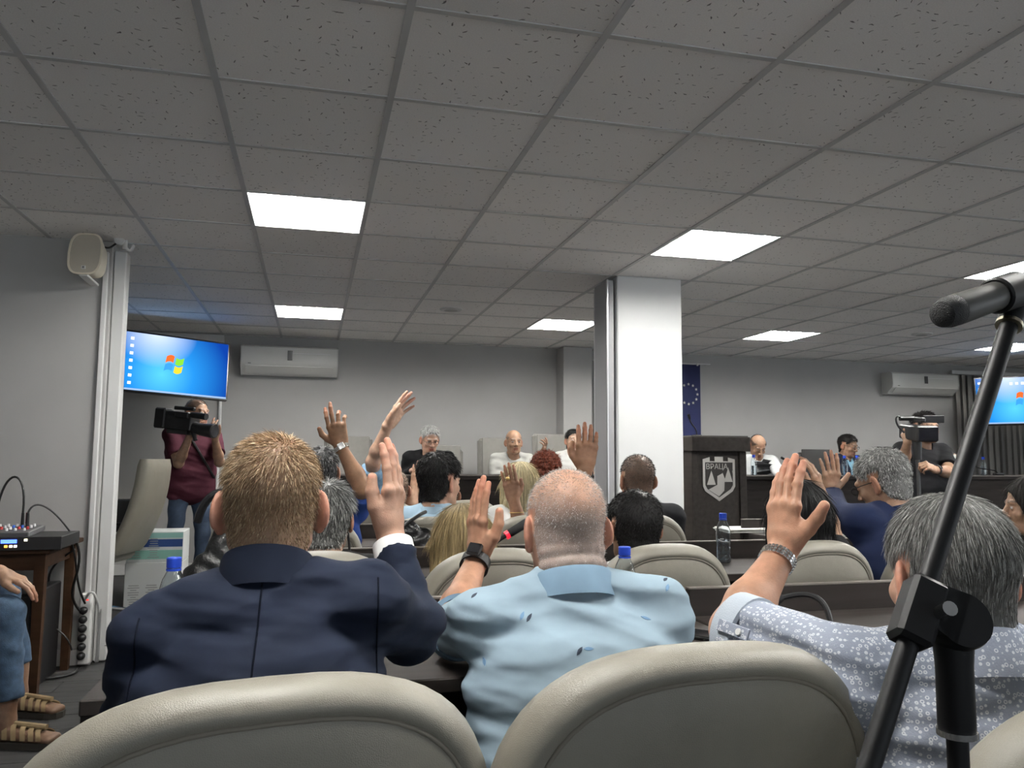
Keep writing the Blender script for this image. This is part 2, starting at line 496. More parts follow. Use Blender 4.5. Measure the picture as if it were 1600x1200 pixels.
wall_added_windows('wall_right', False, XR+.08, YB, YF, [(-3.4, -1.4), (-.4, 1.6), (2.6, 4.6)], .85, 2.25, 5)  # side windows likewise added, unseen, only to let more daylight in
# partition stub at the left and its corner
struct('wall_partition', MB().box(((XL-1.21)/2, 5.25, CEIL/2), (-1.21-XL, .16, CEIL-.002), .006), wall_m)
struct('trim_1', MB().box((-1.172, 5.24, CEIL/2-.02), (.07, .10, CEIL-.06), .006), trim_m)
struct('trim_2', MB().box((-1.243, 5.158, CEIL/2-.03), (.03, .022, CEIL-.08), .004), trim_m)
# pillar
pillar = struct('wall_pillar', MB().box(((PIL[0]+PIL[1])/2, (PIL[2]+PIL[3])/2, CEIL/2), (PIL[1]-PIL[0], PIL[3]-PIL[2], CEIL-.002), .006), pillar_m)
p = MB().box((2.02, 5.33, 1.67), (.05, .26, 1.6), .004)
t = thing('cladding_panel', p, mat('grey_panel', (.36, .36, .37), .5), 'tall grey panel fixed against the side of the white pillar', 'panel')
MB().box((1.993, 5.195, 1.67), (.012, .02, 1.6), .002).build('edge_strip', mat('alu', (.72, .72, .72), .3, metal=.8), t)
# pilaster and recess on the back wall
struct('wall_pilaster', MB().box((2.955, 8.79, CEIL/2), (.35, .27, CEIL-.002), .005), wall_m)
struct('trim_3', MB().tube([(-.965, 8.90, .02), (-.965, 8.90, 2.48)], .018, 10), trim_m, True)
struct('trim_4', MB().box((-2.0, 8.88, 2.455), (2.1, .06, .085), .004), trim_m)
struct('baseboard_back', MB().box(((XL+XR)/2, 8.90, .05), (XR-XL, .03, .1)), trim_m)
struct('baseboard_left', MB().box(((XL-1.21)/2, 5.16, .045), (-1.21-XL, .018, .09)), trim_m)

# floor
def plank_mat(name, c, sx=1, sy=.12):
    m = mat(name, c, .6, var=.28, vscale=26, stretch=(sx, sy, 1), bump=.1, bscale=60, spec=.22)
    return m
floor_m = plank_mat('dark_laminate', (.042, .041, .041), .12, 1)
floor = struct('floor', MB().box(((XL+XR)/2, (YB+YF)/2, -.055), (XR-XL+.4, YF-YB+.4, .10)), floor_m)
pl_me = MB().box((0, 0, -.004), (.897, .195, .010), .0015).mesh('plank'); pl_me.materials.append(floor_m)
for r in range(17):
    for c in range(5):
        x = -2.6+.9*c+(.45 if r % 2 else 0); y = 1.9+r*.2
        if x > .3: continue
        o = link('plank', pl_me, None, floor, local=True); o.location = (x, y, 0)
# platform for the panel
struct('floor_platform', MB().box(((-.6+XR)/2, 7.9, .12), (XR+.6, 2.0, .24), .004), mat('platform', (.05, .045, .043), .6, var=.1))

# ================================================================== ceiling lights
tube_m = emission('lamp_tube', (1.0, .985, .94), TUBE_STRENGTH)
refl_m = mat('lamp_reflector', (.92, .92, .92), .3, metal=.0)
louv_m = mat('lamp_louvre', (.86, .88, .89), .22, metal=.85)
def make_light():
    root = empty('ceiling_light', (0, 0, 0))
    h = MB(); s = .592; z0, z1 = -.002, .07
    for sx in (-1, 1):
        h.box((sx*(s/2-.004), 0, (z0+z1)/2), (.008, s, z1-z0)); h.box((0, sx*(s/2-.004), (z0+z1)/2), (s, .008, z1-z0))
    h.box((0, 0, z1), (s, s, .006))
    h.build('housing', refl_m, root, local=True)
    for k in range(4):
        x = (k-1.5)*.142
        MB().tube([(x, -.27, .020), (x, .27, .020)], .013, 8).build('tube', tube_m, root, local=True)
        for sx in (-1, 1):
            MB().add([(x+sx*.066, -.285, .0), (x+sx*.066, .285, .0), (x+sx*.058, .285, .035), (x+sx*.058, -.285, .035)], [(0, 1, 2, 3)]).build('side_louvre', louv_m, root, local=True)
    for k in range(9):
        y = -.256+.064*k
        c = MB()
        for q in range(4):
            x = (q-1.5)*.142
            c.add([(x-.066, y, 0), (x+.066, y, 0), (x+.062, y+.003, .014), (x-.062, y+.003, .014)], [(0, 1, 2, 3)])
        c.build('cross_louvre', louv_m, root, local=True)
    return root
LLAB = {(0, 0): 'lit ceiling light between the wall speaker and the pillar', (4, 0): 'lit ceiling light just in front of the white pillar',
        (8, 0): 'lit ceiling light behind the microphone on its stand', (0, 5): 'lit ceiling light close to the wall air conditioner beside the screen',
        (4, 5): 'lit ceiling light near the narrow pilaster of the back wall', (8, 5): 'lit ceiling light above the blue flag banner side of the panel',
        (0, -5): 'lit ceiling light straight above the navy blazer and its chair', (4, -5): 'lit ceiling light above the desk of the dotted-shirt wearer',
        (8, -5): 'lit ceiling light over the empty side of the room', (13, -5): 'lit ceiling light nearest the added side windows', (13, 0): 'lit ceiling light beyond the microphone stand, next to the added side windows',
        (13, 5): 'lit ceiling light above the screen beside the vertical blind'}
lp = make_light(); first = True
for (i, j) in FIX:
    loc = (GX0+GP*(i+.5), GY0+GP*(j+.5), CEIL)
    lab = LLAB.get((i, j), 'lit square ceiling light over the rear seats')
    if first: lp.location = loc; o = lp; first = False
    else: o = copy_tree(lp, loc, 0)
    tag(o, lab, 'ceiling light', 'square louvred ceiling lights')
# round detectors
for (x, y, lab) in ((1.14, 6.76, 'round ceiling disc between the first lights and the pillar'), (6.02, 6.76, 'round ceiling disc above the camera operator in black')):
    t = empty('ceiling_disc', (x, y, CEIL), 0, lab, 'ceiling disc', 'round discs on the ceiling')
    MB().lathe([(.10, .004), (.10, -.006), (.085, -.014), (.08, -.014)], (x, y, CEIL), 28).build('rim', trim_m, t, True)
    MB().lathe([(.079, .0), (.079, -.012), (.03, -.017), (.001, -.018)], (x, y, CEIL), 28).build('grille', mat('grille_grey', (.42, .42, .41), .6), t, True)

# wall fittings ------------------------------------------------------
def aircon(x0, x1, z0, z1, label):
    w = x1-x0; cx = (x0+x1)/2
    t = empty('air_conditioner', (cx, YF, z0), 0, label, 'air conditioner', 'wall air conditioners')
    h = z1-z0
    prof = [(0, h), (-.17, h), (-.205, h-.02), (-.215, h*.45), (-.20, h*.27), (-.13, .03), (-.10, 0), (0, 0)]
    mb = MB(); mb.prism(prof, lambda u, v, k: (x0+.012+k*(w-.024), YF-.005+u, z0+v)); mb.build('body', mat('ac_white', (.72, .72, .69), .35), t, True)
    for xx in (x0+.006, x1-.006):
        e = MB(); e.prism([(u*1.015, v) for u, v in prof], lambda u, v, k: (xx-.007+k*.014, YF-.005+u, z0-.002+v*1.01)); e.build('end_cap', mat('ac_white2', (.64, .64, .62), .4), t, True)
    MB().box((cx, YF-.178, z0+.052), (w*.9, .012, .006), rot=Matrix.Rotation(.9, 3, 'X')).build('flap_gap', mat('dark_gap', (.02, .02, .02), .7), t)
    f = MB(); f.prism([(-.222, h*.27), (-.218, h*.30), (-.135, .022), (-.14, .014)], lambda u, v, k: (x0+.05+k*(w-.1), YF-.005+u, z0+v)); f.build('flap', mat('ac_white', (.72, .72, .69), .35), t)
    MB().box((cx, YF-.222, z0+h*.66), (.05, .008, h*.34), .002).build('display', mat('display_grey', (.13, .13, .13), .25), t)
    MB().box((cx+.22, YF-.221, z0+h*.74), (.40, .006, .008)).build('front_strip', mat('bright_strip', (.9, .9, .9), .25), t)
    MB().box((x0+.09, YF-.222, z0+h*.36), (.03, .003, .006)).build('badge', mat('dark_gap', (.02, .02, .02), .7), t)
aircon(-.76, .24, 2.075, 2.385, 'white wall air conditioner beside the screen of the maroon cameraman')
aircon(7.27, 8.30, 2.08, 2.36, 'white wall air conditioner behind the camera operator in black')

def screen_material():
    m = bpy.data.materials.new('desktop_screen'); m.use_nodes = True
    nt = m.node_tree; N = nt.nodes; L = nt.links; N.clear()
    out = N.new('ShaderNodeOutputMaterial'); em = N.new('ShaderNodeEmission'); em.inputs[1].default_value = .5
    L.new(em.outputs[0], out.inputs[0])
    tc = N.new('ShaderNodeTexCoord')
    g = N.new('ShaderNodeVectorMath'); g.operation = 'DISTANCE'; g.inputs[1].default_value = (-.10, 0, -.10)
    L.new(tc.outputs['Object'], g.inputs[0])
    r = N.new('ShaderNodeValToRGB'); L.new(g.outputs['Value'], r.inputs[0])
    e = r.color_ramp.elements
    e[0].position = 0; e[0].color = (.10, .60, .90, 1); e[1].position = .62; e[1].color = (.005, .05, .36, 1)
    x = e.new(.28); x.color = (.02, .28, .78, 1)
    # pale rays of the wallpaper at the top
    g2 = N.new('ShaderNodeVectorMath'); g2.operation = 'DISTANCE'; g2.inputs[1].default_value = (-.16, 0, .32)
    L.new(tc.outputs['Object'], g2.inputs[0])
    mr = N.new('ShaderNodeMapRange'); mr.inputs['From Min'].default_value = .05; mr.inputs['From Max'].default_value = .36
    mr.inputs['To Min'].default_value = .85; mr.inputs['To Max'].default_value = 0; L.new(g2.outputs['Value'], mr.inputs['Value'])
    mx = N.new('ShaderNodeMix'); mx.data_type = 'RGBA'; mx.inputs['B'].default_value = (.75, .85, 1, 1)
    L.new(mr.outputs[0], mx.inputs['Factor']); L.new(r.outputs[0], mx.inputs['A']); L.new(mx.outputs['Result'], em.inputs[0])
    return m
scr_m = screen_material()
bezel_m = mat('tv_bezel', (.008, .008, .009), .3)
def tv(center, rz, tilt, W, label, bracket_to, roll=0, icons_top=False):
    H = W*.5625
    t = empty('wall_screen', center, rz, label, 'screen', 'wall mounted screens'); t.rotation_euler = (tilt, roll, rz)
    MB().box((0, .03, 0), (W+.03, .05, H+.035), .006).build('casing', bezel_m, t, local=True)
    s = MB().add([(-W/2, 0, -H/2), (W/2, 0, -H/2), (W/2, 0, H/2), (-W/2, 0, H/2)], [(0, 1, 2, 3)]).build('display', scr_m, t, local=True)
    s.location = (0, .003, 0)
    # four-colour waving flag logo
    cols = [((.9, .16, .03), -1, 1), ((.25, .7, .05), 1, 1), ((.05, .35, .95), -1, -1), ((1, .68, .04), 1, -1)]
    k = H/.56
    for n, (c, sx, sz) in enumerate(cols):
        mb = MB(); vs = []; fs = []
        for a in range(7):
            u = a/6
            x = sx*(.008+u*.072)
            for b in range(2):
                z = sz*(.008+b*.066)
                wave = .018*math.sin((x+.08)/.16*2*PI)
                vs.append((x*k + .010*sz*b, 0, (z+wave+.01)*k))
        for a in range(6): fs.append((2*a, 2*a+2, 2*a+3, 2*a+1))
        q = MB().add(vs, fs).build('logo_pane', emission('logo_%d' % n, c, .5), t, local=True); q.location = (0.0, .001, 0)
    ic = [emission('icon_a', (.8, .85, .95), .8), emission('icon_b', (.85, .2, .25), .8), emission('icon_c', (.75, .6, .9), .8)]
    for r in range(7):
        for c in range(2):
            MB().box((-W/2+.04+c*.075, 0, H/2-.06-r*.07), (.028, .002, .026)).build('icon', ic[(r*2+c*3+r*c) % 3], t, local=True)
    if icons_top:
        for c in range(6): MB().box((-.12+c*.06, 0, H/2-.075), (.03, .002, .03)).build('icon', ic[0], t, local=True)
    MB().box((0, .0, -H/2+.008), (W, .002, .016)).build('taskbar', emission('taskbar', (.35, .5, .75), .5), t, local=True)
    br = MB(); br.tube([(0, .06, 0), bracket_to], .02, 8); br.build('bracket', bezel_m, t, local=True)
    return t
tv(tuple(at(272, 571, 7.4)), math.radians(20), math.radians(-9), .97, 'wall screen with blue desktop above the cameraman in maroon', (-.2, .75, .25), roll=math.radians(3))
tv(tuple(at(1600, 625, 9.55)), math.radians(-34), math.radians(-4), 1.0, 'wall screen with blue desktop beside the vertical blind', (.1, .55, .1), roll=math.radians(-1), icons_top=True)

# wall loudspeaker on the partition
c = aty(135, 398, 5.0)
t = empty('wall_speaker', tuple(c), 0, 'cream wall loudspeaker high on the partition wall', 'loudspeaker')
def rounded(w, h, bulge, n=40):
    o = []
    for k in range(n):
        a = 2*PI*k/n; cx, sz = math.cos(a), math.sin(a)
        x = math.copysign(abs(cx)**.42, cx); z = math.copysign(abs(sz)**.42, sz)
        o.append((x*w*(1+bulge*(1-z*z)), z*h*(1+bulge*.5*(1-x*x))))
    return o
rz = Matrix.Rotation(math.radians(-8), 3, 'Z') @ Matrix.Rotation(math.radians(-8), 3, 'X')
def spk(u, v, y): return c + rz @ Vector((u, y, v))
sp_m = mat('speaker_cream', (.85, .78, .64), .5)
mb = MB(); mb.prism(rounded(.082, .118, .14), lambda u, v, k: spk(u*(1-.25*k), v*(1-.2*k), -.01+k*.13)); mb.build('cabinet', sp_m, t, True)
mb = MB()
po = rounded(.084, .12, .14); pi_ = rounded(.075, .111, .14); n = len(po)
vs = [spk(u, v, -.012) for u, v in po]+[spk(u, v, -.02) for u, v in po]+[spk(u, v, -.02) for u, v in pi_]+[spk(u, v, -.010) for u, v in pi_]
mb.add(vs, [(r*n+i, r*n+(i+1) % n, ((r+1) % 4)*n+(i+1) % n, ((r+1) % 4)*n+i) for r in range(4) for i in range(n)]); mb.build('rim', sp_m, t, True)
mb = MB(); mb.prism(pi_, lambda u, v, k: spk(u, v, -.015+k*.006)); mb.build('grille', mat('speaker_grille', (.58, .53, .44), .7, bump=.5, bscale=500), t)
MB().box(spk(.0, -.085, -.018), (.022, .006, .02), rot=rz).build('badge', mat('badge_white', (.75, .75, .72), .4), t)
MB().box(spk(.0, -.085, -.0205), (.012, .004, .011), rot=rz).build('badge_mark', mat('badge_grey', (.25, .25, .25), .4), t)
MB().box(spk(0, -.128, .075), (.05, .17, .014), .003, rot=rz).build('bracket', mat('bracket_white', (.8, .8, .78), .4), t)
# cable and clutter at the head of the corner trunking
a = aty(160, 385, 5.06); b = aty(188, 377, 5.13)
thing('speaker_cable', MB().tube(bez(a, a+V3(.05, 0, -.02), b+V3(-.05, 0, -.03), b, 12), .006, 6), mat('cable_black', (.012, .012, .012), .5), 'short dark cable from the wall speaker to the junction box', 'cable', smooth=True)
t = empty('junction_box', tuple(b), 0, 'small round white junction box at the top of the corner trunking', 'junction box')
MB().lathe([(.028, 0), (.028, .03), (.02, .034), (.001, .034)], b+V3(0, -.01, 0), 16, Matrix.Rotation(PI/2, 3, 'X')).build('box', trim_m, t, True)
MB().tube([b+V3(.028, 0, .045), b+V3(.028, 0, -.05)], .015, 10).build('pipe_elbow', trim_m, t, True)
MB().tube(bez(b+V3(.03, 0, -.04), b+V3(.06, 0, -.07), b+V3(.07, -.01, -.05), b+V3(.075, 0, -.02), 8), .01, 8).build('pipe_clip', trim_m, t, True)

# flag banners ------------------------------------------------------
def banner(x0, x1, z0, z1, y, m, name, label):
    t = empty(name, ((x0+x1)/2, y, z0), 0, label, 'flag', 'hanging flag banners')
    nx, nz = 24, 8; vs = []; fs = []
    for k in (0, 1):
        for i in range(nx+1):
            for j in range(nz+1):
                u = i/nx; vs.append((x0+(x1-x0)*u, y+.012*math.sin(u*9+j*.08)*(1-.4*j/nz)+k*.004, z0+(z1-z0)*j/nz))
    st = (nx+1)*(nz+1)
    for k in (0, 1):
        for i in range(nx):
            for j in range(nz):
                a = k*st+i*(nz+1)+j; q = (a, a+nz+1, a+nz+2, a+1); fs.append(q if k == 0 else q[::-1])
    MB().add(vs, fs).build('cloth', m, t, True)
    return t
eu = banner(3.98, 4.60, .9, 2.365, 8.83, mat('flag_blue', (.006, .011, .07), .7), 'flag_banner', 'blue flag banner with a ring of stars beside the pillar')
st_m = mat('star_pale', (.62, .60, .50), .6)
for k in range(12):
    a = 2*PI*k/12; cx, cz = 4.435+.118*math.sin(a), 2.0+.122*math.cos(a)
    pts = [((.019 if q % 2 == 0 else .0078)*math.sin(PI*q/5), (.019 if q % 2 == 0 else .0078)*math.cos(PI*q/5)) for q in range(10)]
    mb = MB(); mb.prism(pts, lambda u, v, kk: (cx+u, 8.814+.005*kk, cz+v)); mb.build('star', st_m, eu)
MB().tube([(3.95, 8.83, 2.375), (4.74, 8.83, 2.375)], .008, 8).build('rod', trim_m, eu, True)
for xx in (4.0, 4.7): MB().tube([(xx, 8.83, 2.375), (xx, 8.918, 2.375)], .006, 6).build('rod_bracket', trim_m, eu, True)
MB().lathe([(.012, 0), (.012, .03), (.001, .03)], (4.55, 8.80, 2.35), 10).build('clip', mat('badge_white', (.75, .75, .72), .4), eu)
fl = banner(3.29, 3.62, .9, 2.36, 8.83, mat('flag_green', (.008, .055, .028), .7), 'flag_banner', 'dark green flag banner hanging between pilaster and pillar')
MB().tube([(3.2, 8.83, 2.375), (3.66, 8.83, 2.375)], .008, 8).build('rod', trim_m, fl, True)
for xx in (3.25, 3.62): MB().tube([(xx, 8.83, 2.375), (xx, 8.918, 2.375)], .006, 6).build('rod_bracket', trim_m, fl, True)

# vertical blind behind the screen on the right
t = empty('vertical_blind', (8.9, 8.8, .5), 0, 'grey vertical blind hanging under the screen', 'blind')
bl_m = [mat('blind_%d' % k, c, .7) for k, c in enumerate([(.33, .31, .29), (.27, .26, .25), (.38, .36, .33)])]
MB().box((9.25, 8.83, 2.4), (1.9, .04, .05), .004).build('head_rail', trim_m, t)
for k in range(18):
    MB().box((8.4+k*.1, 8.83, 1.25), (.105, .003, 2.24), rot=Matrix.Rotation(.35+.1*math.sin(k*2.1), 3, 'Z')).build('slat', bl_m[(k*2+k//3) % 3], t)
# ================================================================== furniture
def leather(name, c):
    m = bpy.data.materials.new(name); m.use_nodes = True; nt = m.node_tree; N = nt.nodes; L = nt.links; b = N['Principled BSDF']
    b.inputs['Base Color'].default_value = (*c, 1); b.inputs['Roughness'].default_value = .42; b.inputs['Specular IOR Level'].default_value = .45
    tc = N.new('ShaderNodeTexCoord')
    vo = N.new('ShaderNodeTexVoronoi'); vo.feature = 'DISTANCE_TO_EDGE'; vo.inputs['Scale'].default_value = 380
    no = N.new('ShaderNodeTexNoise'); no.inputs['Scale'].default_value = 7; no.inputs['Detail'].default_value = 4
    L.new(tc.outputs['Object'], vo.inputs['Vector']); L.new(tc.outputs['Object'], no.inputs['Vector'])
    mr = N.new('ShaderNodeMapRange'); mr.inputs['From Max'].default_value = .2; L.new(vo.outputs['Distance'], mr.inputs['Value'])
    b1 = N.new('ShaderNodeBump'); b1.inputs['Strength'].default_value = .28; b1.inputs['Distance'].default_value = .0007
    b2 = N.new('ShaderNodeBump'); b2.inputs['Strength'].default_value = .25; b2.inputs['Distance'].default_value = .02
    L.new(no.outputs['Fac'], b2.inputs['Height']); L.new(mr.outputs[0], b1.inputs['Height']); L.new(b2.outputs[0], b1.inputs['Normal']); L.new(b1.outputs[0], b.inputs['Normal'])
    mx = N.new('ShaderNodeMix'); mx.data_type = 'RGBA'; mx.inputs['A'].default_value = (*[x*.88 for x in c], 1); mx.inputs['B'].default_value = (*[min(1, x*1.1) for x in c], 1)
    L.new(no.outputs['Fac'], mx.inputs['Factor']); L.new(mx.outputs['Result'], b.inputs['Base Color'])
    return m
lea_m = leather('beige_leather', (.225, .209, .172))
seam_m = mat('seam_dark', (.20, .18, .145), .7)
metal_m = mat('chair_metal', (.35, .35, .35), .35, metal=.9)
black_m = mat('black_plastic', (.012, .012, .013), .45)
wood_m = plank_mat('wenge', (.026, .021, .019), .10, 1)
wood2_m = plank_mat('wenge_front', (.024, .019, .017), .10, 1)
edge_m = mat('desk_edge', (.16, .14, .125), .5)

def chair_mesh(wd, zc, up, dn, e1, e2, th):
    n = 56; O = []
    for k in range(n):
        a = 2*PI*k/n; cx, sz = math.cos(a), math.sin(a); e = e1 if sz > 0 else e2
        O.append((math.copysign(abs(cx)**(2/e), cx)*wd, math.copysign(abs(sz)**(2/e), sz)*(up if sz > 0 else dn)))
    loops = [(.35, -.053), (.62, -.053), (.83, -.0515), (.862, -.046), (.873, -.0455), (.884, -.050), (.92, -.0475), (.96, -.038), (.985, -.022), (1, 0), (.985, .024), (.94, .042), (.85, .054), (.6, .056), (.3, .05)]
    def P(s, y, k):
        x, z = O[k][0]*s, O[k][1]*s
        zz = zc+z; yy = y*th/.055
        return (x, yy + .42*x*x - (zz-.45)*.14, zz)
    vs = []; fs = []
    for s, y in loops:
        vs += [P(s, y, k) for k in range(n)]
    for r in range(len(loops)-1):
        for k in range(n):
            fs.append((r*n+k, r*n+(k+1) % n, (r+1)*n+(k+1) % n, (r+1)*n+k))
    fs.append(tuple(range(n))); fs.append(tuple((len(loops)-1)*n+k for k in range(n-1, -1, -1)))
    pts = [P(.867, -.0462, k) for k in range(n)]
    return MB().add(vs, fs), pts+[pts[0]]
def make_chair(name, wd=.298, zc=.66, up=.285, dn=.24, th=.055):
    root = empty(name, (0, 0, 0))
    b, pts = chair_mesh(wd, zc, up, dn, 2.75, 3.4, th)
    bk = b.build('backrest', lea_m, root, True, True, auto=False)
    MB().tube(pts, .0035, 6, False).build('seam', seam_m, bk, True, True, auto=False)
    s = MB(); vs = []; fs = []
    n = 40
    for (sc, z) in ((.3, .475), (.85, .475), (.97, .46), (1, .435), (.97, .41), (.8, .395), (.2, .395)):
        for k in range(n):
            a = 2*PI*k/n; cx, sy = math.cos(a), math.sin(a)
            vs.append((math.copysign(abs(cx)**.5, cx)*.22*sc, .27+math.copysign(abs(sy)**.5, sy)*.22*sc, z))
    for r in range(6):
        for k in range(n): fs.append((r*n+k, r*n+(k+1) % n, (r+1)*n+(k+1) % n, (r+1)*n+k))
    fs.append(tuple(range(n))); fs.append(tuple(6*n+k for k in range(n)))
    s.add(vs, fs).build('seat', lea_m, root, True, True, auto=False)
    MB().box((0, .0, .44), (.1, .06, .16), .01).box((0, .16, .385), (.1, .36, .03), .005).build('back_bracket', metal_m, root, False, True)
    MB().tube([(0, .3, .07), (0, .3, .39)], .028, 12).build('column', metal_m, root, True, True)
    lm = MB().tube([(0, 0, .085), (.12, 0, .075), (.21, 0, .06)], [.022, .018, .014], 8).lathe([(.001, 0), (.02, .003), (.026, .02), (.02, .045), (.001, .05)], (.21, 0, 0), 10).mesh('leg', True)
    lm.materials.append(metal_m)
    for k in range(5):
        o = link('leg', lm, None, root, True); o.location = (0, .3, 0); o.rotation_euler = (0, 0, 2*PI*k/5+.3)
    return root
CG = 'beige leather chairs of the audience rows'
chair0 = make_chair('leather_chair', up=.292); used = False
chair1 = make_chair('leather_chair', wd=.236, up=.29); used1 = False
def place_chair(x, y, rz, label, z=0.0):
    global used
    if not used: chair0.location = (x, y, z); chair0.rotation_euler = (0, 0, rz); tag(chair0, label, 'chair', CG); used = True; return chair0
    return tag(copy_tree(chair0, (x, y, z), rz, label), label, 'chair', CG)
def place_small(x, y, rz, label):
    global used1
    if not used1: chair1.location = (x, y, 0); chair1.rotation_euler = (0, 0, rz); tag(chair1, label, 'chair', CG); used1 = True; return chair1
    return tag(copy_tree(chair1, (x, y, 0), rz, label), label, 'chair', CG)
R = math.radians
# first row
place_chair(-.05, 1.03, R(9), 'beige leather chair of the person in the navy blazer')
place_chair(.525, 1.08, R(3), 'beige leather chair of the person in the leaf-print polo')
place_chair(.965, .80, R(4), 'beige leather chair of the person in the dotted shirt')
# second row
for x, y, rz, lab in ((.03, 2.30, -4, 'beige leather chair of the grey-haired person ahead of the navy blazer'),
                      (.51, 2.28, 4, 'beige leather chair of the blonde person behind the polo wearer\'s raised hand'), (1.045, 2.30, 0, 'beige leather chair of the dark-haired person by the pillar, second row'),
                      (1.56, 2.30, 3, 'beige leather chair of the person with long black hair'), (2.10, 2.34, -3, 'beige leather chair of the grey-haired person in a blue suit'),
                      (2.66, 2.34, -6, 'beige leather chair of the dark-haired person seen in profile')):
    place_small(x, y, R(rz), lab)
# third row
for x, y, rz, lab in ((.0, 3.55, 3, 'beige leather chair of the person raising a wrist with a square watch'), (.50, 3.50, -3, 'beige leather chair with a studded black bag hanging on its back'),
                      (.98, 3.55, 2, 'beige leather chair ahead of the bald polo wearer, third row'), (1.52, 3.55, -4, 'beige leather chair just in front of the white pillar'),
                      (3.52, 3.55, 3, 'beige leather chair ahead of the dotted-shirt wearer, third row'), (2.9, 3.55, 3, 'beige leather chair beyond the person in the blue suit, third row')):
    place_small(x, y, R(rz), lab)
# fourth row
for x, y, rz, lab in ((.10, 4.85, 2, 'beige leather chair in the fourth row, empty, beside the denim sleeve'), (.42, 4.85, -2, 'beige leather chair of the person with the blue denim sleeve'),
                      (.93, 4.85, 3, 'beige leather chair just beyond the light-blue shirted dark-haired person'), (1.46, 4.85, 0, 'beige leather chair of the person with red curls'),
                      (3.42, 4.85, -3, 'beige leather chair standing alone before the panel desk')):
    if 'empty' in lab: continue
    place_small(x, y, R(rz), lab)

# ---- desks of the audience rows
def desk(x0, x1, y0, y1, z, label, ledge=.075, group='dark wood desks of the audience rows'):
    t = empty('audience_desk', ((x0+x1)/2, (y0+y1)/2, 0), 0, label, 'desk', group)
    MB().box(((x0+x1)/2, (y0+y1)/2, z-.015), (x1-x0, y1-y0, .03), .003).build('top', wood_m, t)
    MB().box(((x0+x1)/2, y1+.014, (z+ledge+.25)/2), (x1-x0, .024, z+ledge-.25), .002).build('front_board', wood2_m, t)
    MB().box(((x0+x1)/2, y1+.014, z+ledge+.002), (x1-x0, .025, .004)).build('edge_strip', edge_m, t)
    for x in (x0+.015, x1-.015):
        MB().box((x, (y0+y1)/2, (z-.03)/2), (.028, y1-y0-.02, z-.03), .002).build('end_panel', wood2_m, t)
    return t
DZ = .755
desk(-.40, 1.05, 1.64, 2.12, DZ, 'dark wood desk in front of the navy blazer and the polo wearer')
desk(1.06, 3.0, 1.64, 2.12, DZ, 'dark wood desk in front of the person in the dotted shirt')
desk(-.28, .98, 2.86, 3.32, DZ, 'dark wood desk ahead of the two blonde and grey heads, second row')
desk(.99, 2.05, 2.86, 3.32, DZ, 'dark wood desk carrying the bottle near the podium')
desk(2.06, 3.6, 2.86, 3.32, DZ, 'dark wood desk ahead of the blue suit, second row')
desk(-.25, 1.95, 4.1, 4.5, DZ, 'dark wood desk of the third row before the pillar')
desk(2.62, 4.9, 4.1, 4.5, DZ, 'dark wood desk of the third row in front of the podium')
desk(-.1, 1.85, 5.45, 5.85, DZ, 'dark wood desk of the fourth row beside the pillar')

# ---- panel desks on the platform
PT = 1.045
def panel_desk(x0, x1, label):
    t = empty('panel_desk', ((x0+x1)/2, 7.5, .24), 0, label, 'desk', 'dark desks of the panel')
    MB().box(((x0+x1)/2, 7.52, PT-.02), (x1-x0, .62, .04), .004).build('top', wood_m, t)
    MB().box(((x0+x1)/2, 7.26, (PT-.04+.24)/2), (x1-x0-.01, .03, PT-.04-.24)).build('front_board', wood2_m, t)
    w = (x1-x0)/2
    for k in range(2):
        p = MB().box((x0+w*(k+.5), 7.237, (PT+.24)/2-.03), (w-.1, .016, PT-.24-.24), .004).build('inset_panel', wood_m, t)
        for q in range(4): MB().box((x0+w*(k+.5), 7.227, .42+q*.035), (w*.5, .006, .01)).build('vent_slot', black_m, p)
    for x in (x0+.02, x1-.02): MB().box((x, 7.55, (PT-.04+.24)/2), (.03, .5, PT-.04-.24)).build('end_panel', wood2_m, t)
xs = [-.25, 1.55, 3.35, 5.0, 6.65, 8.3, 9.9]
pl = ['at the end of the panel, before the empty beige chair', 'in front of the bald panel member and the glasses wearer', 'of the panel hidden behind pillar and podium', 'in front of the panel member in the pale jacket',
      'in front of the panel member in the navy suit', 'at the end of the panel below the vertical blind']
for k in range(6): panel_desk(xs[k]+.004, xs[k+1]-.004, 'dark wood desk '+pl[k])

# ---- panel chairs
def panel_chair(x, y, rz, label, m, top=1.42):
    t = empty('panel_chair', (x, y, .24), rz, label, 'chair', 'chairs of the panel')
    mb = MB(); mb.box((0, .05, (top-.24+.40)/2), (.5, .08, top-.24-.40), .03, Matrix.Rotation(-.07, 3, 'X')); mb.build('backrest', m, t, False, True)
    MB().box((0, .012, (top-.24)*.5+.33), (.42, .02, (top-.24)*.45), .006, Matrix.Rotation(-.07, 3, 'X')).build('front_pad', m, t, False, True)
    MB().box((0, -.2, .44), (.5, .5, .09), .03).build('seat', m, t, False, True)
    MB().tube([(0, -.2, .05), (0, -.2, .4)], .03, 10).build('column', metal_m, t, True, True)
    for k in range(5):
        a = 2*PI*k/5; MB().tube([(0, -.2, .06), (.26*math.cos(a), -.2+.26*math.sin(a), .03)], .018, 6).build('leg', metal_m, t, True, True)
pale_lea = mat('pale_leather', (.22, .212, .195), .5, var=.05); dark_lea = mat('dark_leather', (.05, .048, .047), .45)
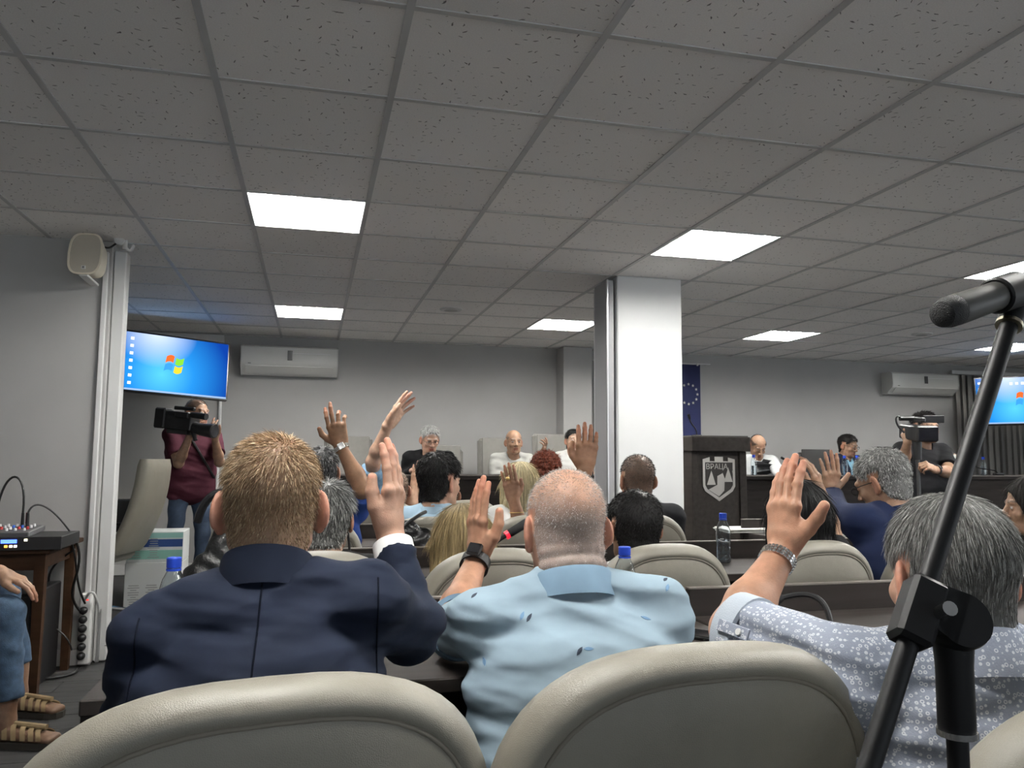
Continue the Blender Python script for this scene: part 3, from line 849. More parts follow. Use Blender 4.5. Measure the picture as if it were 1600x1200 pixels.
for px, d, lab, m, top in ((545, 8.45, 'empty pale panel chair beside the glasses wearer', pale_lea, 1.42), (690, 8.5, 'pale panel chair behind the glasses wearer in black', pale_lea, 1.30),
                      (783, 8.5, 'pale panel chair of the bald panel member', pale_lea, 1.42), (868, 8.6, 'pale panel chair of the dark-haired panel member in white', pale_lea, 1.48),
                      (1278, 8.9, 'dark panel chair partly behind the navy suit', dark_lea, 1.30), (1395, 9.0, 'empty dark panel chair behind the camera operator in black', dark_lea, 1.36)):
    p = aty(px, 720, 8.42); panel_chair(p.x, p.y, R(4), lab, m, top)

# ---- podium with the town crest
pod_m = plank_mat('podium_wood', (.032, .027, .024), 1, .1)
pc = at(1122, 760, 7.2); PX, PY = pc.x, pc.y
t = empty('podium', (PX, PY, 0), R(-4), 'dark wooden podium with a silver town crest', 'podium')
def pbx(name, c, s, m=pod_m, b=.004): return MB().box(c, s, b).build(name, m, t, False, True)
pbx('front_panel', (0, .0, .66), (.40, .03, 1.26))
for s in (-1, 1): pbx('side_panel', (s*.235, .19, .64), (.05, .42, 1.28)); pbx('front_post', (s*.232, -.01, .64), (.065, .05, 1.28))
pbx('top_board', (0, .16, 1.345), (.56, .50, .13)); pbx('reading_top', (0, .17, 1.415), (.55, .46, .014), mat('podium_top', (.06, .055, .05), .35))
pbx('plinth', (0, .16, .04), (.56, .5, .08))
for q in range(5): pbx('slot', (-.17, -.018, .22+q*.045), (.09, .006, .012), black_m, 0)
for q in range(5): pbx('slot', (.17, -.018, .22+q*.045), (.09, .006, .012), black_m, 0)
sil = mat('crest_silver', (.52, .48, .43), .32, metal=.75)
S = .001455
def cz(u, v, y0, y1, k): return Vector((u*S, y0+(y1-y0)*k, 1.03-v*S))
def plate(name, pts, y0, y1, m, parent):
    mb = MB(); mb.prism(pts, lambda u, v, k: cz(u, v, y0, y1, k)); return mb.build(name, m, parent, False, True)
crest = plate('crest_shield', [(-107, -122), (-60, -135), (-60, -110), (-26, -110), (-26, -138), (28, -138), (28, -110), (62, -110), (62, -133), (107, -122), (107, 45), (90, 76), (0, 137), (-92, 76), (-107, 45)], -.024, -.015, sil, t)
plate('crest_field', [(-91, -103), (91, -103), (91, 38), (76, 62), (0, 113), (-78, 62), (-91, 38)], -.026, -.015, mat('crest_field', (.028, .023, .02), .5), crest)
for nm, pts in (('crest_triangle', [(-52, -52), (-82, 36), (-24, 36)]), ('crest_triangle', [(60, -72), (31, 18), (88, 18)]),
                ('crest_river', [(-13, -18), (22, -36), (22, -40), (36, -2), (32, 72), (-4, 108), (-72, 66), (-14, 36)]), ('crest_river', [(88, -50), (104, -58), (104, -30), (92, -22)])):
    plate(nm, pts, -.030, -.025, sil, crest)
def text_mesh(body, size, name):
    cu = bpy.data.curves.new(name, 'FONT'); cu.body = body; cu.size = size; cu.extrude = .002; cu.align_x = 'CENTER'; cu.align_y = 'CENTER'; cu.resolution_u = 3
    o = bpy.data.objects.new(name, cu); col.objects.link(o)
    dg = bpy.context.evaluated_depsgraph_get(); me = bpy.data.meshes.new_from_object(o.evaluated_get(dg))
    bpy.data.objects.remove(o); return me
me = text_mesh('ВРАЦА', .068, 'crest_lettering')
o = link('crest_lettering', me, sil, crest, True); o.location = (-.022*1.0, -.028, 1.03+75*S); o.rotation_euler = (PI/2, 0, 0); o.scale = (.93, 1, 1)
# podium microphone
def gooseneck(name, pts, r, head, label, base=None, ring=False, group='gooseneck microphones'):
    t = empty(name, tuple(pts[0]), 0, label, 'microphone', group)
    MB().tube(pts, r, 8).build('gooseneck', black_m, t, True)
    d = (Vector(pts[-1])-Vector(pts[-2])).normalized(); e = Vector(pts[-1])
    MB().tube([e, e+d*head*.15, e+d*head*.9, e+d*head], [r*1.2, r*2, r*2.2, r*1.2], 10).build('capsule', mat('foam_black', (.01, .01, .011), .9), t, True)
    if ring: MB().tube([e-d*.004, e+d*.006], r*2.1, 12).build('light_ring', mat('ring_red', (.5, .01, .03), .4, emit=(1, .02, .05), estr=.25), t, True)
    if base is not None: MB().box(Vector(pts[0])+V3(0, 0, .0), base, .008).build('base', black_m, t)
    return t
b0 = Vector((PX-.1, PY+.2, 1.425))
tip = at(1078, 655, 7.35)
gooseneck('gooseneck_microphone', bez(b0, b0+V3(0, 0, .1), tip+V3(.02, 0, -.08), tip, 10), .006, .05, 'gooseneck microphone standing on the podium', (.08, .08, .02))

# ---- bottles
bot_m = mat('bottle_clear', (.92, .96, .98), .03, trans=1.0, ior=1.45, spec=.5)
cap_m = mat('cap_blue', (.012, .05, .42), .4)
prof = [(.001, 0), (.026, 0), (.031, .006), (.0315, .03), (.029, .036), (.0315, .042), (.0315, .066), (.0285, .073), (.0315, .08), (.0315, .125), (.030, .14), (.024, .163), (.016, .18), (.0135, .185), (.0135, .196)]
prof = prof + [(r-.0007, z) for r, z in prof[::-1][:-2]] + [(.025, .0012), (.001, .0012)]
bme = MB().lathe(prof, (0, 0, 0), 24).mesh('bottle_body', True, 60); bme.materials.append(bot_m)
cme = MB().lathe([(.016, .19), (.0165, .193), (.0165, .211), (.0145, .213), (.001, .213)], (0, 0, 0), 20).lathe([(.0168, .183), (.0168, .188)], (0, 0, 0), 20).mesh('bottle_cap', True); cme.materials.append(cap_m)
wme = MB().lathe([(.001, .003), (.024, .003), (.028, .01), (.028, .10), (.001, .10)], (0, 0, 0), 20).mesh('water', True); wme.materials.append(mat('water', (.9, .95, 1), .0, trans=1, ior=1.33))
def bottle(p, label, s=1.0):
    t = empty('water_bottle', tuple(p), random.uniform(0, 3), label, 'bottle', 'plastic water bottles'); t.scale = (s, s, s)
    link('body', bme, None, t, True); link('cap', cme, None, t, True); link('water', wme, None, t, True)
def on(px, py, d, z): p = at(px, py, d); return Vector((p.x, p.y, z))
bottle(on(272, 880, 1.83, DZ), 'water bottle with blue cap beside the navy blazer shoulder')
bottle(on(976, 870, 2.12, DZ), 'water bottle with blue cap beside the polo shoulder')
bottle(on(1130, 830, 3.48, DZ), 'water bottle with blue cap standing alone on the desk near the podium')
bottle(on(1468, 800, 3.85, DZ), 'water bottle with blue cap beyond the shoulder of the blue suit')
bottle(on(963, 790, 4.6, DZ), 'water bottle with blue cap on the third row desk beside the pillar')
for px, d, lab in ((1178, 8.3, 'water bottle in front of the panel member in the pale jacket'), (1320, 8.6, 'water bottle in front of the navy suit, beside another bottle'), (1340, 8.6, 'water bottle in front of the navy suit, close to the blue suit head'),
              (1537, 9.2, 'water bottle on the panel desk below the vertical blind'), (1066, 8.0, 'water bottle on the panel desk beside the pillar edge')):
    bottle(on(px, 735, d, PT), lab)

# ---- gooseneck microphones on desks
a = on(672, 940, 1.98, DZ+.012); e = at(792, 836, 2.08)
gooseneck('gooseneck_microphone', bez(a, a+V3(.04, .01, .10), e+V3(-.09, 0, -.05), e, 16), .0055, .07, 'gooseneck microphone with red ring by the polo wearer\'s wrist', (.09, .10, .03), True)
a = on(548, 850, 3.1, DZ+.012); e = at(541, 790, 3.1)
gooseneck('gooseneck_microphone', bez(a, a+V3(0, 0, .1), e+V3(0, 0, -.08), e, 10), .005, .06, 'upright gooseneck microphone beside the grey-haired head', (.09, .10, .03))
a = on(1298, 962, 1.92, DZ+.012); e = at(1222, 934, 2.0)
gooseneck('gooseneck_microphone', bez(a, a+V3(.005, 0, .10), e+V3(.10, 0, .02), e, 16), .007, .07, 'gooseneck microphone bent low behind the dotted shirt sleeve', (.10, .10, .035))
a = on(595, 850, 4.6, DZ+.012); e = at(585, 795, 4.5)
for px0, px1, py1, d, lab in ((1258, 1226, 718, 8.2, 'gooseneck microphone between pale jacket and navy suit'), (1560, 1523, 728, 9.2, 'gooseneck microphone beside the bottle below the blind'),
                          (1395, 1365, 725, 8.9, 'gooseneck microphone beside the navy suit')):
    a = on(px0, 742, d, PT+.012); e = at(px1, py1, d-.15)
    gooseneck('gooseneck_microphone', bez(a, a+V3(-.02, 0, .08), e+V3(.1, 0, -.06), e, 10), .006, .05, lab, (.1, .08, .03))

# ---- phone and papers on desks
p = on(1112, 1002, 1.98, DZ+.005)
t = thing('smartphone', MB().box(p, (.078, .16, .010), .003, Matrix.Rotation(R(38), 3, 'Z')), mat('phone_black', (.01, .01, .011), .25), 'black smartphone in a case lying on the desk beside the dotted sleeve', 'phone')
MB().box(p+V3(0, 0, .0055), (.07, .15, .001), 0, Matrix.Rotation(R(38), 3, 'Z')).build('glass', mat('phone_glass', (.012, .012, .014), .08), t)
for px, py, d, rz, lab in ((1165, 835, 3.4, .3, 'white paper stack on the desk near the podium'),):
    pass
p = on(1162, 805, 5.0, DZ+.0)
q = MB()
for k in range(6): q.box(p+V3(random.uniform(-.01, .01), random.uniform(-.01, .01), .002+k*.004), (.30, .21, .003), 0, Matrix.Rotation(random.uniform(-.05, .05), 3, 'Z'))
thing('paper_stack', q, mat('paper', (.75, .74, .71), .8), 'white paper stack on the desk before the podium', 'paper')
p = on(1585, 870, 3.0, DZ+.012)
thing('tablet_case', MB().box(p, (.24, .17, .02), .004, Matrix.Rotation(.2, 3, 'Z')), mat('phone_black', (.01, .01, .011), .25), 'flat black case on the desk beside the profile sitter', 'case')

# ---- microphone on boom stand in the foreground
t = empty('microphone_stand', (0.53, .55, 0), 0, 'black boom microphone stand in front of the dotted-shirt chair', 'microphone stand')
stand_m = mat('stand_black', (.006, .006, .0065), .5, spec=.3)
cl = at(1478, 965, .66)
top = at(1576, 510, .80); bot = at(1352, 1216, .60)
MB().tube([bot, top], .0085, 14).build('boom_arm', stand_m, t, True)
pole = at(1489, 1000, .66)
base = Vector((pole.x, pole.y, 0))
MB().tube([pole+V3(0, 0, .02), Vector((pole.x, pole.y, .62))], .0085, 14).build('pole', stand_m, t, True)
MB().tube([Vector((pole.x, pole.y, pole.z-.075)), Vector((pole.x, pole.y, pole.z-.07)), Vector((pole.x, pole.y, pole.z-.02)), pole], [.014, .0145, .0145, .016], 16).build('collar', stand_m, t, True)
MB().tube([Vector((pole.x, pole.y, pole.z-.077)), Vector((pole.x, pole.y, pole.z-.072))], .0155, 16).build('collar_ring', mat('chrome', (.6, .6, .6), .2, metal=1), t, True)
MB().tube([Vector((pole.x, pole.y, pole.z-.135)), Vector((pole.x, pole.y, pole.z-.14)), Vector((pole.x, pole.y, .40))], [.010, .0145, .0145], 16).build('clutch', mat('rubber_black', (.012, .012, .012), .7), t, True)
MB().tube([Vector((pole.x, pole.y, .42)), Vector((pole.x, pole.y, .03))], .012, 12).build('lower_pole', stand_m, t, True)
for k in range(3):
    a = 2*PI*k/3+.4; MB().tube([base+V3(0, 0, .10), base+V3(.34*math.cos(a), .34*math.sin(a), .012)], .009, 8).build('leg', stand_m, t, True)
# clamp: block on the boom plus round cheek
bd = (top-bot).normalized(); side = CF
mid = at(1445, 958, .655)
tpar = (mid-bot).dot(bd); mid = bot+bd*tpar
M3 = Matrix((CR.copy() - bd*CR.dot(bd), (bd.cross((CR-bd*CR.dot(bd)).normalized())), bd)).transposed()
x_ = (CR-bd*CR.dot(bd)).normalized(); y_ = bd.cross(x_)
M3 = Matrix((x_, y_, bd)).transposed()
MB().box(mid, (.030, .030, .058), .004, M3).build('boom_block', stand_m, t)
cc = at(1497, 972, .655)
q = MB(); q.lathe([(.001, -.011), (.0225, -.011), (.0235, -.006), (.0235, .006), (.0225, .011), (.001, .011)], cc, 28, Matrix((x_, bd, y_)).transposed())
q.prism([(-.035, .018), (0, .0225), (0, -.0225), (-.03, -.016)], lambda u, v, k: cc + x_*u + bd*v + y_*(-.011+.022*k))
q.build('clutch_cheek', stand_m, t, True)
q = MB(); q.lathe([(.001, -.016), (.006, -.016), (.006, .0)], at(1470, 958, .645), 14, Matrix((x_, bd, y_)).transposed()); q.build('clamp_screw', mat('chrome', (.6, .6, .6), .2, metal=1), t, True)
# thread ring, clip and microphone
MB().tube([top+bd*.0, top+bd*.004], .0125, 16).build('thread_ring', mat('brass', (.55, .5, .38), .3, metal=1), t, True)
MB().tube([top+bd*.004, top+bd*.012, top+bd*.040], [.0105, .0125, .0105], 14).build('clip_stem', stand_m, t, True)
MB().tube([top+bd*.036-y_*.012, top+bd*.036+y_*.012], .006, 10).build('clip_screw', mat('chrome', (.6, .6, .6), .2, metal=1), t, True)
m0 = at(1470, 492, .74); m1 = at(1650, 430, .84); md = (m1-m0).normalized()
t2 = empty('stage_microphone', tuple(m1), 0, 'dark grey microphone held at the end of the boom stand', 'microphone')
MB().tube([m0, m0+md*.002, m0+md*.012, m0+md*.022], [.009, .0125, .0148, .0150], 24).build('grille', mat('mic_mesh', (.018, .018, .018), .6, bump=.6, bscale=900), t2, True)
MB().tube([m0+md*.0215, m0+md*.024, m0+md*.17], [.0150, .0153, .0135], 24).build('barrel', mat('mic_body', (.075, .073, .066), .42), t2, True)
cp = m0+md*.092
MB().tube([cp, cp+md*.002, cp+md*.036, cp+md*.038], [.0165, .0185, .0185, .0165], 24).build('clip_sleeve', stand_m, t, True)
MB().tube([top+bd*.036, cp+md*.02], .009, 10).build('clip_neck', stand_m, t, True)
# ================================================================== people
SK = dict(fair=(.44, .28, .20), tan=(.31, .185, .12), mid=(.38, .23, .155), pink=(.43, .255, .18))
skin_m = mat('skin', (.6, .36, .26), .48, var=.12, vscale=60, bump=.16, bscale=420, sss=.12, attr=True, spec=.4)
hair_m = mat('hair', (.2, .15, .1), .55, attr=True, spec=.25)
UP = np.array([0., 0., 1.])
def nrm(v): v = np.array(v, float); return v/np.linalg.norm(v)
def rotm(yaw, pitch, roll):
    M = Matrix.Rotation(yaw, 3, 'Z') @ Matrix.Rotation(pitch, 3, 'X') @ Matrix.Rotation(roll, 3, 'Y')
    return np.array(M)

def hand_prims(W, Z, Yp, side, s, pose):
    """W wrist, Z finger direction, Yp palm normal, side +1 left hand / -1 right hand"""
    Z = nrm(Z); Yp = nrm(np.array(Yp)-Z*(Z@np.array(Yp))); X = np.cross(Yp, Z)*side
    def L(x, y, z): return A(W) + (X*x+Yp*y+Z*z)*s
    P = [eco(L(0, 0, -.012), L(0, 0, .03), X, .027*s, .020*s, .032*s, .0185*s, .012), eco(L(0, 0, .028), L(.001, .0, .084), X, .034*s, .0165*s, .041*s, .0125*s, .012),
         cap(L(.012, .010, .012), L(.030, .012, .052), .0165*s, .013*s, .012), cap(L(-.020, .008, .012), L(-.026, .006, .06), .013*s, .011*s, .012)]
    base = [(.031, -.001, .086), (.0108, -.003, .092), (-.0098, -.002, .089), (-.0295, 0, .080)]
    lens = [(.042, .026, .020), (.046, .029, .021), (.043, .027, .021), (.033, .021, .019)]
    fr = [1, 1.02, .98, .86]
    fg = []
    spread = pose.get('spread', 1.0)
    for i in range(4):
        b = pose['bend'][i] if isinstance(pose['bend'][0], (tuple, list)) else pose['bend']
        sp = math.radians((5, 1, -3.5, -9)[i]*spread + pose.get('shift', 0))
        p = np.array(base[i], float); ang = 0; r = .0094*fr[i]; ch = []
        for q in range(3):
            ang += math.radians(b[q])
            d = np.array((math.sin(sp)*math.cos(ang), math.sin(ang), math.cos(sp)*math.cos(ang)))
            p2 = p + d*lens[i][q]*pose.get('len', 1)
            r2 = r*(.94 if q < 2 else .82)
            ch.append(cap(L(*p), L(*p2), r*s, r2*s, .0015))
            if q == 0: ch.append(ell(L(*(p+np.array((0, -.002, 0)))), np.full(3, .0090*fr[i]*s), k=.006))
            if q < 2: ch.append(ell(L(*p2), np.full(3, r2*1.10*s), k=.003))
            p, r = p2, r2
        fg.append(grp(ch, .0012))
    P.append(grp(fg, .011))
    th = pose.get('thumb', [(.024, .010, .022), (.045, .018, .050), (.056, .020, .082), (.062, .019, .108)])
    rr = (.0165, .0135, .0122, .0096)
    P.append(grp([cap(L(*th[i]), L(*th[i+1]), rr[i]*s, rr[i+1]*s, .004) for i in range(3)], .010))
    nail = L(*th[3]); nd = nrm(L(*th[3])-L(*th[2]))
    return P, nail, nd, X
POSES = dict(flat=dict(bend=(3, 5, 4), spread=.55), open=dict(bend=(6, 8, 6), spread=1.2), relaxed=dict(bend=((10, 20, 12), (14, 22, 14), (18, 24, 16), (22, 26, 18)), spread=.9),
             curl=dict(bend=((35, 45, 25), (40, 50, 30), (45, 50, 30), (45, 50, 30)), spread=.6), half=dict(bend=((12, 40, 20), (8, 30, 20), (25, 45, 25), (30, 45, 25)), spread=1.0),
             grip=dict(bend=((55, 60, 30), (60, 65, 30), (60, 65, 30), (60, 60, 30)), spread=.3, thumb=[(.024, .010, .022), (.040, .030, .045), (.036, .046, .068), (.022, .054, .082)]))

ZL = ([-.13, -.06, -.03, -.012, .02, .04, .055, .075, .095], [-.100, -.098, -.070, .012, .018, .03, .05, .075, .09])
def person(label, head, yaw=0., pitch=0., roll=0., skin='mid', hs=1.0, sw=.19, lean=.25, byaw=None, shirt=None, hair=None, arms=None, sh=(0, 0), h=.008, hh=.0045,
           group='audience members', face=False, stand=False, girth=1.0, trousers=(.02, .022, .03), neck=.132, legs=True, glasses=False, extra=None, prop=None, name='person', fat_neck=False, seatz=.50, sq=.0):
    Hc = A(at(*head)); M = rotm(yaw, pitch, roll); by = yaw if byaw is None else byaw
    BX = np.array((math.cos(by), math.sin(by), 0)); BF = np.array((-math.sin(by), math.cos(by), 0))
    s = hs
    def hp(x, y, z): return Hc + M @ (np.array((x, y, z))*s)
    Nb = Hc + M @ np.array((0, -.03, 0))*s - UP*neck*s - BF*.015
    skc = np.array(SK[skin]) if isinstance(skin, str) else np.array(skin)
    # ---------------- head
    HP = [ell(hp(0, -.014, .030), np.array((.0765, .098, .084))*s, M, .02), ell(hp(0, .0, -.02), np.array((.070, .082, .078))*s, M, .02), ell(hp(0, .040, -.042), np.array((.057, .052, .072))*s, M, .02),
          ell(hp(0, .046, -.086), np.array((.045, .042, .030))*s, M, .02), ell(hp(0, .078, -.103), np.array((.020, .016, .015))*s, M, .012),
          eco(hp(0, -.022, -.04), Nb-UP*.02, M[:, 0], (.056 if not fat_neck else .064)*s, .058*s, (.060 if not fat_neck else .070)*s, .060*s, .025),
          cap(Nb-UP*.02, Nb-UP*.10-BF*.01, .062*s, .085*s, .03)]
    for q in (-1, 1): HP.append(cap(Nb-UP*.09, Nb+BX*(sw-.035)*q-UP*.075-BF*lean*.05, .05, .035, .03))
    for q in (-1, 1):
        HP += [cap(hp(q*.050, -.004, -.062), hp(q*.030, .055, -.098), .016*s, .016*s, .018), ell(hp(q*.042, .060, -.030), np.array((.021, .020, .020))*s, M, .015)]
    HP += [cap(hp(-.036, .078, .019), hp(.036, .078, .019), .0125*s, .0125*s, .012), cap(hp(0, .090, .008), hp(0, .110, -.030), .0075*s, .0105*s, .008), ell(hp(0, .110, -.034), np.array((.0115, .012, .010))*s, M, .006)]
    for q in (-1, 1): HP += [ell(hp(q*.013, .098, -.037), np.array((.009, .011, .008))*s, M, .006), ell(hp(q*.033, .102, .0), np.array((.017, .015, .012))*s, M, .012, -1), ell(hp(q*.032, .0775, .0), np.array((.0135, .0125, .0125))*s, M, .003)]
    HP += [cap(hp(-.018, .089, -.064), hp(.018, .089, -.064), .0065*s, .0065*s, .006), cap(hp(-.015, .087, -.077), hp(.015, .087, -.077), .007*s, .007*s, .006), cap(hp(-.023, .098, -.0705), hp(.023, .098, -.0705), .0022*s, .0022*s, .003, -1)]
    for q in (-1, 1):
        ER = M @ np.array(Matrix.Rotation(math.radians(30*q), 3, 'Z') @ Matrix.Rotation(math.radians(-12), 3, 'X'))
        HP += [ell(hp(q*.083, -.014, -.012), np.array((.0085, .021, .034))*s, ER, .006), ell(hp(q*.080, -.006, -.040), np.array((.008, .011, .013))*s, ER, .006), ell(hp(q*.091, -.004, -.010), np.array((.0075, .011, .021))*s, ER, .004, -1)]
    if fat_neck:
        for z, yy, rr in ((-.050, -.070, .016), (-.078, -.074, .017), (-.104, -.076, .018)):
            arc = [hp(.060*math.sin(a_), -.012+(yy+.012)*math.cos(a_), z+.004*math.cos(2*a_)) for a_ in np.linspace(-1.15, 1.15, 9)]
            HP += [cap(arc[i_], arc[i_+1], rr*s, rr*s, .006) for i_ in range(8)]
    V, F = surf(HP, hh)
    Ln = ((V-Hc) @ M)/s
    tint = np.tile(skc, (len(V), 1))
    tint *= (1+.07*snoise(Ln, 3, 60))[:, None]*np.array((1, 1, 1))
    ear = np.abs(Ln[:, 0]) > .076
    tint[ear & (Ln[:, 2] < .04)] *= np.array((1.06, .86, .84))
    # lips, brows, eyes
    lip = (np.abs(Ln[:, 0]) < .022) & (Ln[:, 2] < -.058) & (Ln[:, 2] > -.083) & (Ln[:, 1] > .085); tint[lip] *= np.array((.85, .58, .6))
    hc = np.array(hair['c']) if hair else np.array((.05, .04, .03))
    if face:
        br = (np.abs(Ln[:, 2]-.024-.0015) < .005) & (np.abs(Ln[:, 0]) > .012) & (np.abs(Ln[:, 0]) < .05) & (Ln[:, 1] > .06); tint[br] = tint[br]*.35+hc*.5
        for q in (-1, 1):
            dx = Ln[:, 0]-q*.032; dz = Ln[:, 2]-.0
            ey = (dx*dx/.012**2+dz*dz/.0055**2 < 1) & (Ln[:, 1] > .07); tint[ey] = (.55, .52, .5)
            ir = (dx*dx+dz*dz < .0052**2) & (Ln[:, 1] > .07); tint[ir] = (.03, .02, .015)
    scalp = (Ln[:, 2] > np.interp(Ln[:, 1], *ZL)) & ~((np.abs(Ln[:, 0]) > .074) & (Ln[:, 2] < .035) & (Ln[:, 1] > -.04))
    if hair and hair.get('bald'): scalp &= ~((Ln[:, 2] > hair['bald']) & (Ln[:, 1] > -.045))
    kind = hair['kind'] if hair else None
    if kind in ('short', 'cap'):
        tint[scalp] = tint[scalp]*.35 + hc*.65
    elif kind == 'stubble':
        dens = np.clip((.050-Ln[:, 2])/.05 + np.clip(-(Ln[:, 1]+.02)*2, -1, .3) + .35*snoise(Ln, 11, 30), 0, 1)*scalp
        tint = tint*(1-.6*dens[:, None]) + np.array(hair.get('c'))*.42*dens[:, None]
    bodyV, bodyF, bodyT = [V], [F], [tint]; off = len(V)
    headV, headF, headL = V, F, Ln
    root = empty(name, (float(Nb[0]), float(Nb[1]), .24 if group == 'panel members' else 0.0), 0, label, 'person', group)
    # ---------------- trunk points
    L0 = -BF*lean
    def sp(t): return Nb - UP*t + L0*t
    S = {q: Nb + BX*(sw-.035)*(1 if q == 'R' else -1) - UP*(.052-sh[0 if q == 'L' else 1]) + L0*.05 for q in 'LR'}
    tk = shirt.get('tk', .006) if shirt else 0
    g = girth
    CP = [eco(sp(.085), sp(.20), BX, (sw-.055)*g+tk, .085+tk, (sw-.015)*g+tk, .118*g+tk, .05), eco(sp(.18), sp(.36), BX, (sw-.015)*g+tk, .120*g+tk, (sw-.022)*g+tk, .125*g+tk, .05),
          eco(sp(.36), sp(.52), BX, (sw-.022)*g+tk, .125*g+tk, (sw-.01)*g+tk, .14*g+tk, .05)]
    arms = arms or {}
    amesh = []
    for q in 'LR':
        sd = 1 if q == 'R' else -1
        CP.append(cap(sp(-.005)+BX*sd*.035, S[q], .033+tk+sq, .052+tk+sq, .035))
        a = arms.get(q)
        if a is None:
            E = S[q] + BX*sd*.045 - UP*.25 + BF*.10; W = E - BX*sd*.07 + BF*.22; W[2] = max(W[2], E[2]+.01)
            fd = BF*.9-BX*sd*.3; pn = -UP; pose = 'relaxed'; slv = 'long' if (shirt and shirt.get('long')) else 'short'; hah = .006; hsz = 1.0; sl = .6
        else:
            E = A(at(*a['el'])) if len(a['el']) == 3 else A(a['el']); W = A(at(*a['wr'])); fd = a.get('fd'); fd = nrm(W-E) if fd is None else nrm(fd)
            pn = a['palm']; pose = a.get('pose', 'flat'); slv = a.get('slv', 'long' if shirt.get('long') else 'short'); hah = a.get('h', .004); hsz = a.get('hs', 1.0); sl = a.get('sl', .6)
        ar = .050*g**.5
        ud = E-S[q]
        if slv == 'long':
            CP += [cap(S[q], E, .062+tk, .050+tk, .03)]
            ce = W-(W-E)*a.get('cuff', .12) if a else W-(W-E)*.1
            CP += [cap(E, ce, .049+tk, .036+tk, .03, flat=True)]
            AP = [cap(S[q], E, .040, .036, .02), cap(E, W, .036, .026, .02)]
        else:
            CP += [cap(S[q], S[q]+ud*sl, .062+tk, .058+tk, .03, flat=True)]
            AP = [cap(S[q]+ud*.25, E, .047, .041, .02), cap(E, E+(W-E)*.3, .040, .042, .02), cap(E+(W-E)*.3, W, .042, .026, .02)]
        HPp, nail, nd, HX = hand_prims(W, fd, pn, 1 if q == 'L' else -1, hsz, POSES[pose] if isinstance(pose, str) else pose)
        v, f = surf(AP+HPp, hah)
        tt = np.tile(skc*np.array(a.get('skin', (1, 1, 1)) if a else (1, 1, 1)), (len(v), 1)); tt *= (1+.10*snoise(v, 5, 55))[:, None]
        dn = np.linalg.norm(v-(nail), axis=1); dist = (v-A(W)) @ nrm(fd)
        tipm = np.clip((dist-.13)/.05, 0, 1)[:, None]; tt = tt*(1-tipm*np.array((-.08, .10, .10)))
        nn = vnormals(v, f)
        nm = (np.linalg.norm(v-(nail+nd*.001), axis=1) < .0105) & (nn @ (-np.array(HX)*0 + nrm(np.cross(nd, np.cross(-A(CF), nd)))) > .72); tt[nm] = tt[nm]*np.array((1.12, .95, .95))+.03
        bodyV.append(v); bodyF.append(f+off); bodyT.append(tt); off += len(v)
        amesh.append((q, E, W, fd, pn, S[q]))
        if a and a.get('watch'):
            w = a['watch']; d = nrm(W-E); wc = W - d*w.get('off', .03)
            Y = nrm(np.array(pn)-d*(d@np.array(pn))); X = np.cross(Y, d)
            wr = empty('watch', tuple(wc), 0); wr.parent = root; wr.matrix_parent_inverse = Matrix.Translation(root.location).inverted()
            n = 28; bw = w.get('bw', .011); ra, rb = w.get('r', (.034, .029))
            if w.get('links'):
                mb = MB()
                for k in range(n):
                    an = 2*PI*k/n; o = X*math.cos(an)*ra+Y*math.sin(an)*rb; tg = nrm(-X*math.sin(an)*ra+Y*math.cos(an)*rb); on_ = np.cross(tg, d)
                    Mk = Matrix((tg, on_, d)).transposed()
                    for z0, ww in ((-.0068, .0066), (0, .006), (.0068, .0066)): mb.box(wc+o+d*z0, (.0066, .0042, ww*.95), .0012, Mk)
                o_ = mb.build('bracelet', mat('watch_steel', (.80, .79, .77), .22, metal=1), root); o_['kind'] = 'stuff'
            else:
                vs = []; fs = []
                for k in range(n):
                    an = 2*PI*k/n
                    for (dr, z) in ((0, -bw), (.004, -bw), (.004, bw), (0, bw)): vs.append(wc+X*math.cos(an)*(ra+dr)+Y*math.sin(an)*(rb+dr)+d*z)
                for k in range(n):
                    k2 = (k+1) % n
                    for e in range(4): fs.append((4*k+e, 4*k2+e, 4*k2+(e+1) % 4, 4*k+(e+1) % 4))
                MB().add(vs, fs).build('strap', mat('watch_strap', (.008, .008, .009), .5), root, True)
            fa = w.get('face', 0.); fn = X*math.sin(fa)-Y*math.cos(fa); fx = np.cross(d, fn); rr = (ra*abs(math.sin(fa))+rb*abs(math.cos(fa)))
            Mk = Matrix((fx, fn, d)).transposed(); fz = w.get('fs', (.030, .010, .034))
            MB().box(wc+fn*(rr+.004), fz, .004, Mk).build('watch_case', mat('watch_steel' if w.get('steel') else 'watch_dark', (.55, .54, .52) if w.get('steel') else (.015, .015, .016), .3, metal=1.0 if w.get('steel') else 0.), root)
            MB().box(wc+fn*(rr+.0045+fz[1]/2), (fz[0]*.82, .001, fz[2]*.82), 0, Mk).build('watch_glass', mat('watch_glass', (.01, .01, .012), .1), root)
            bpy.data.objects.remove(wr)
        if a and a.get('cuffshirt'):
            d = nrm(W-E); c0 = W-d*.055
            mb = MB(); mb.tube([c0, c0+d*.038, c0+d*.040, c0+d*.03], [.0405, .0395, .037, .034], 28, False); mb.build('shirt_cuff', mat('cuff_white', (.8, .8, .78), .7), root, True)
    bV = np.concatenate(bodyV); bF = np.concatenate(bodyF); bT = np.clip(np.concatenate(bodyT), 0.005, 1)
    link('body', mesh_np('body', bV, bF, None, bT), skin_m, root)
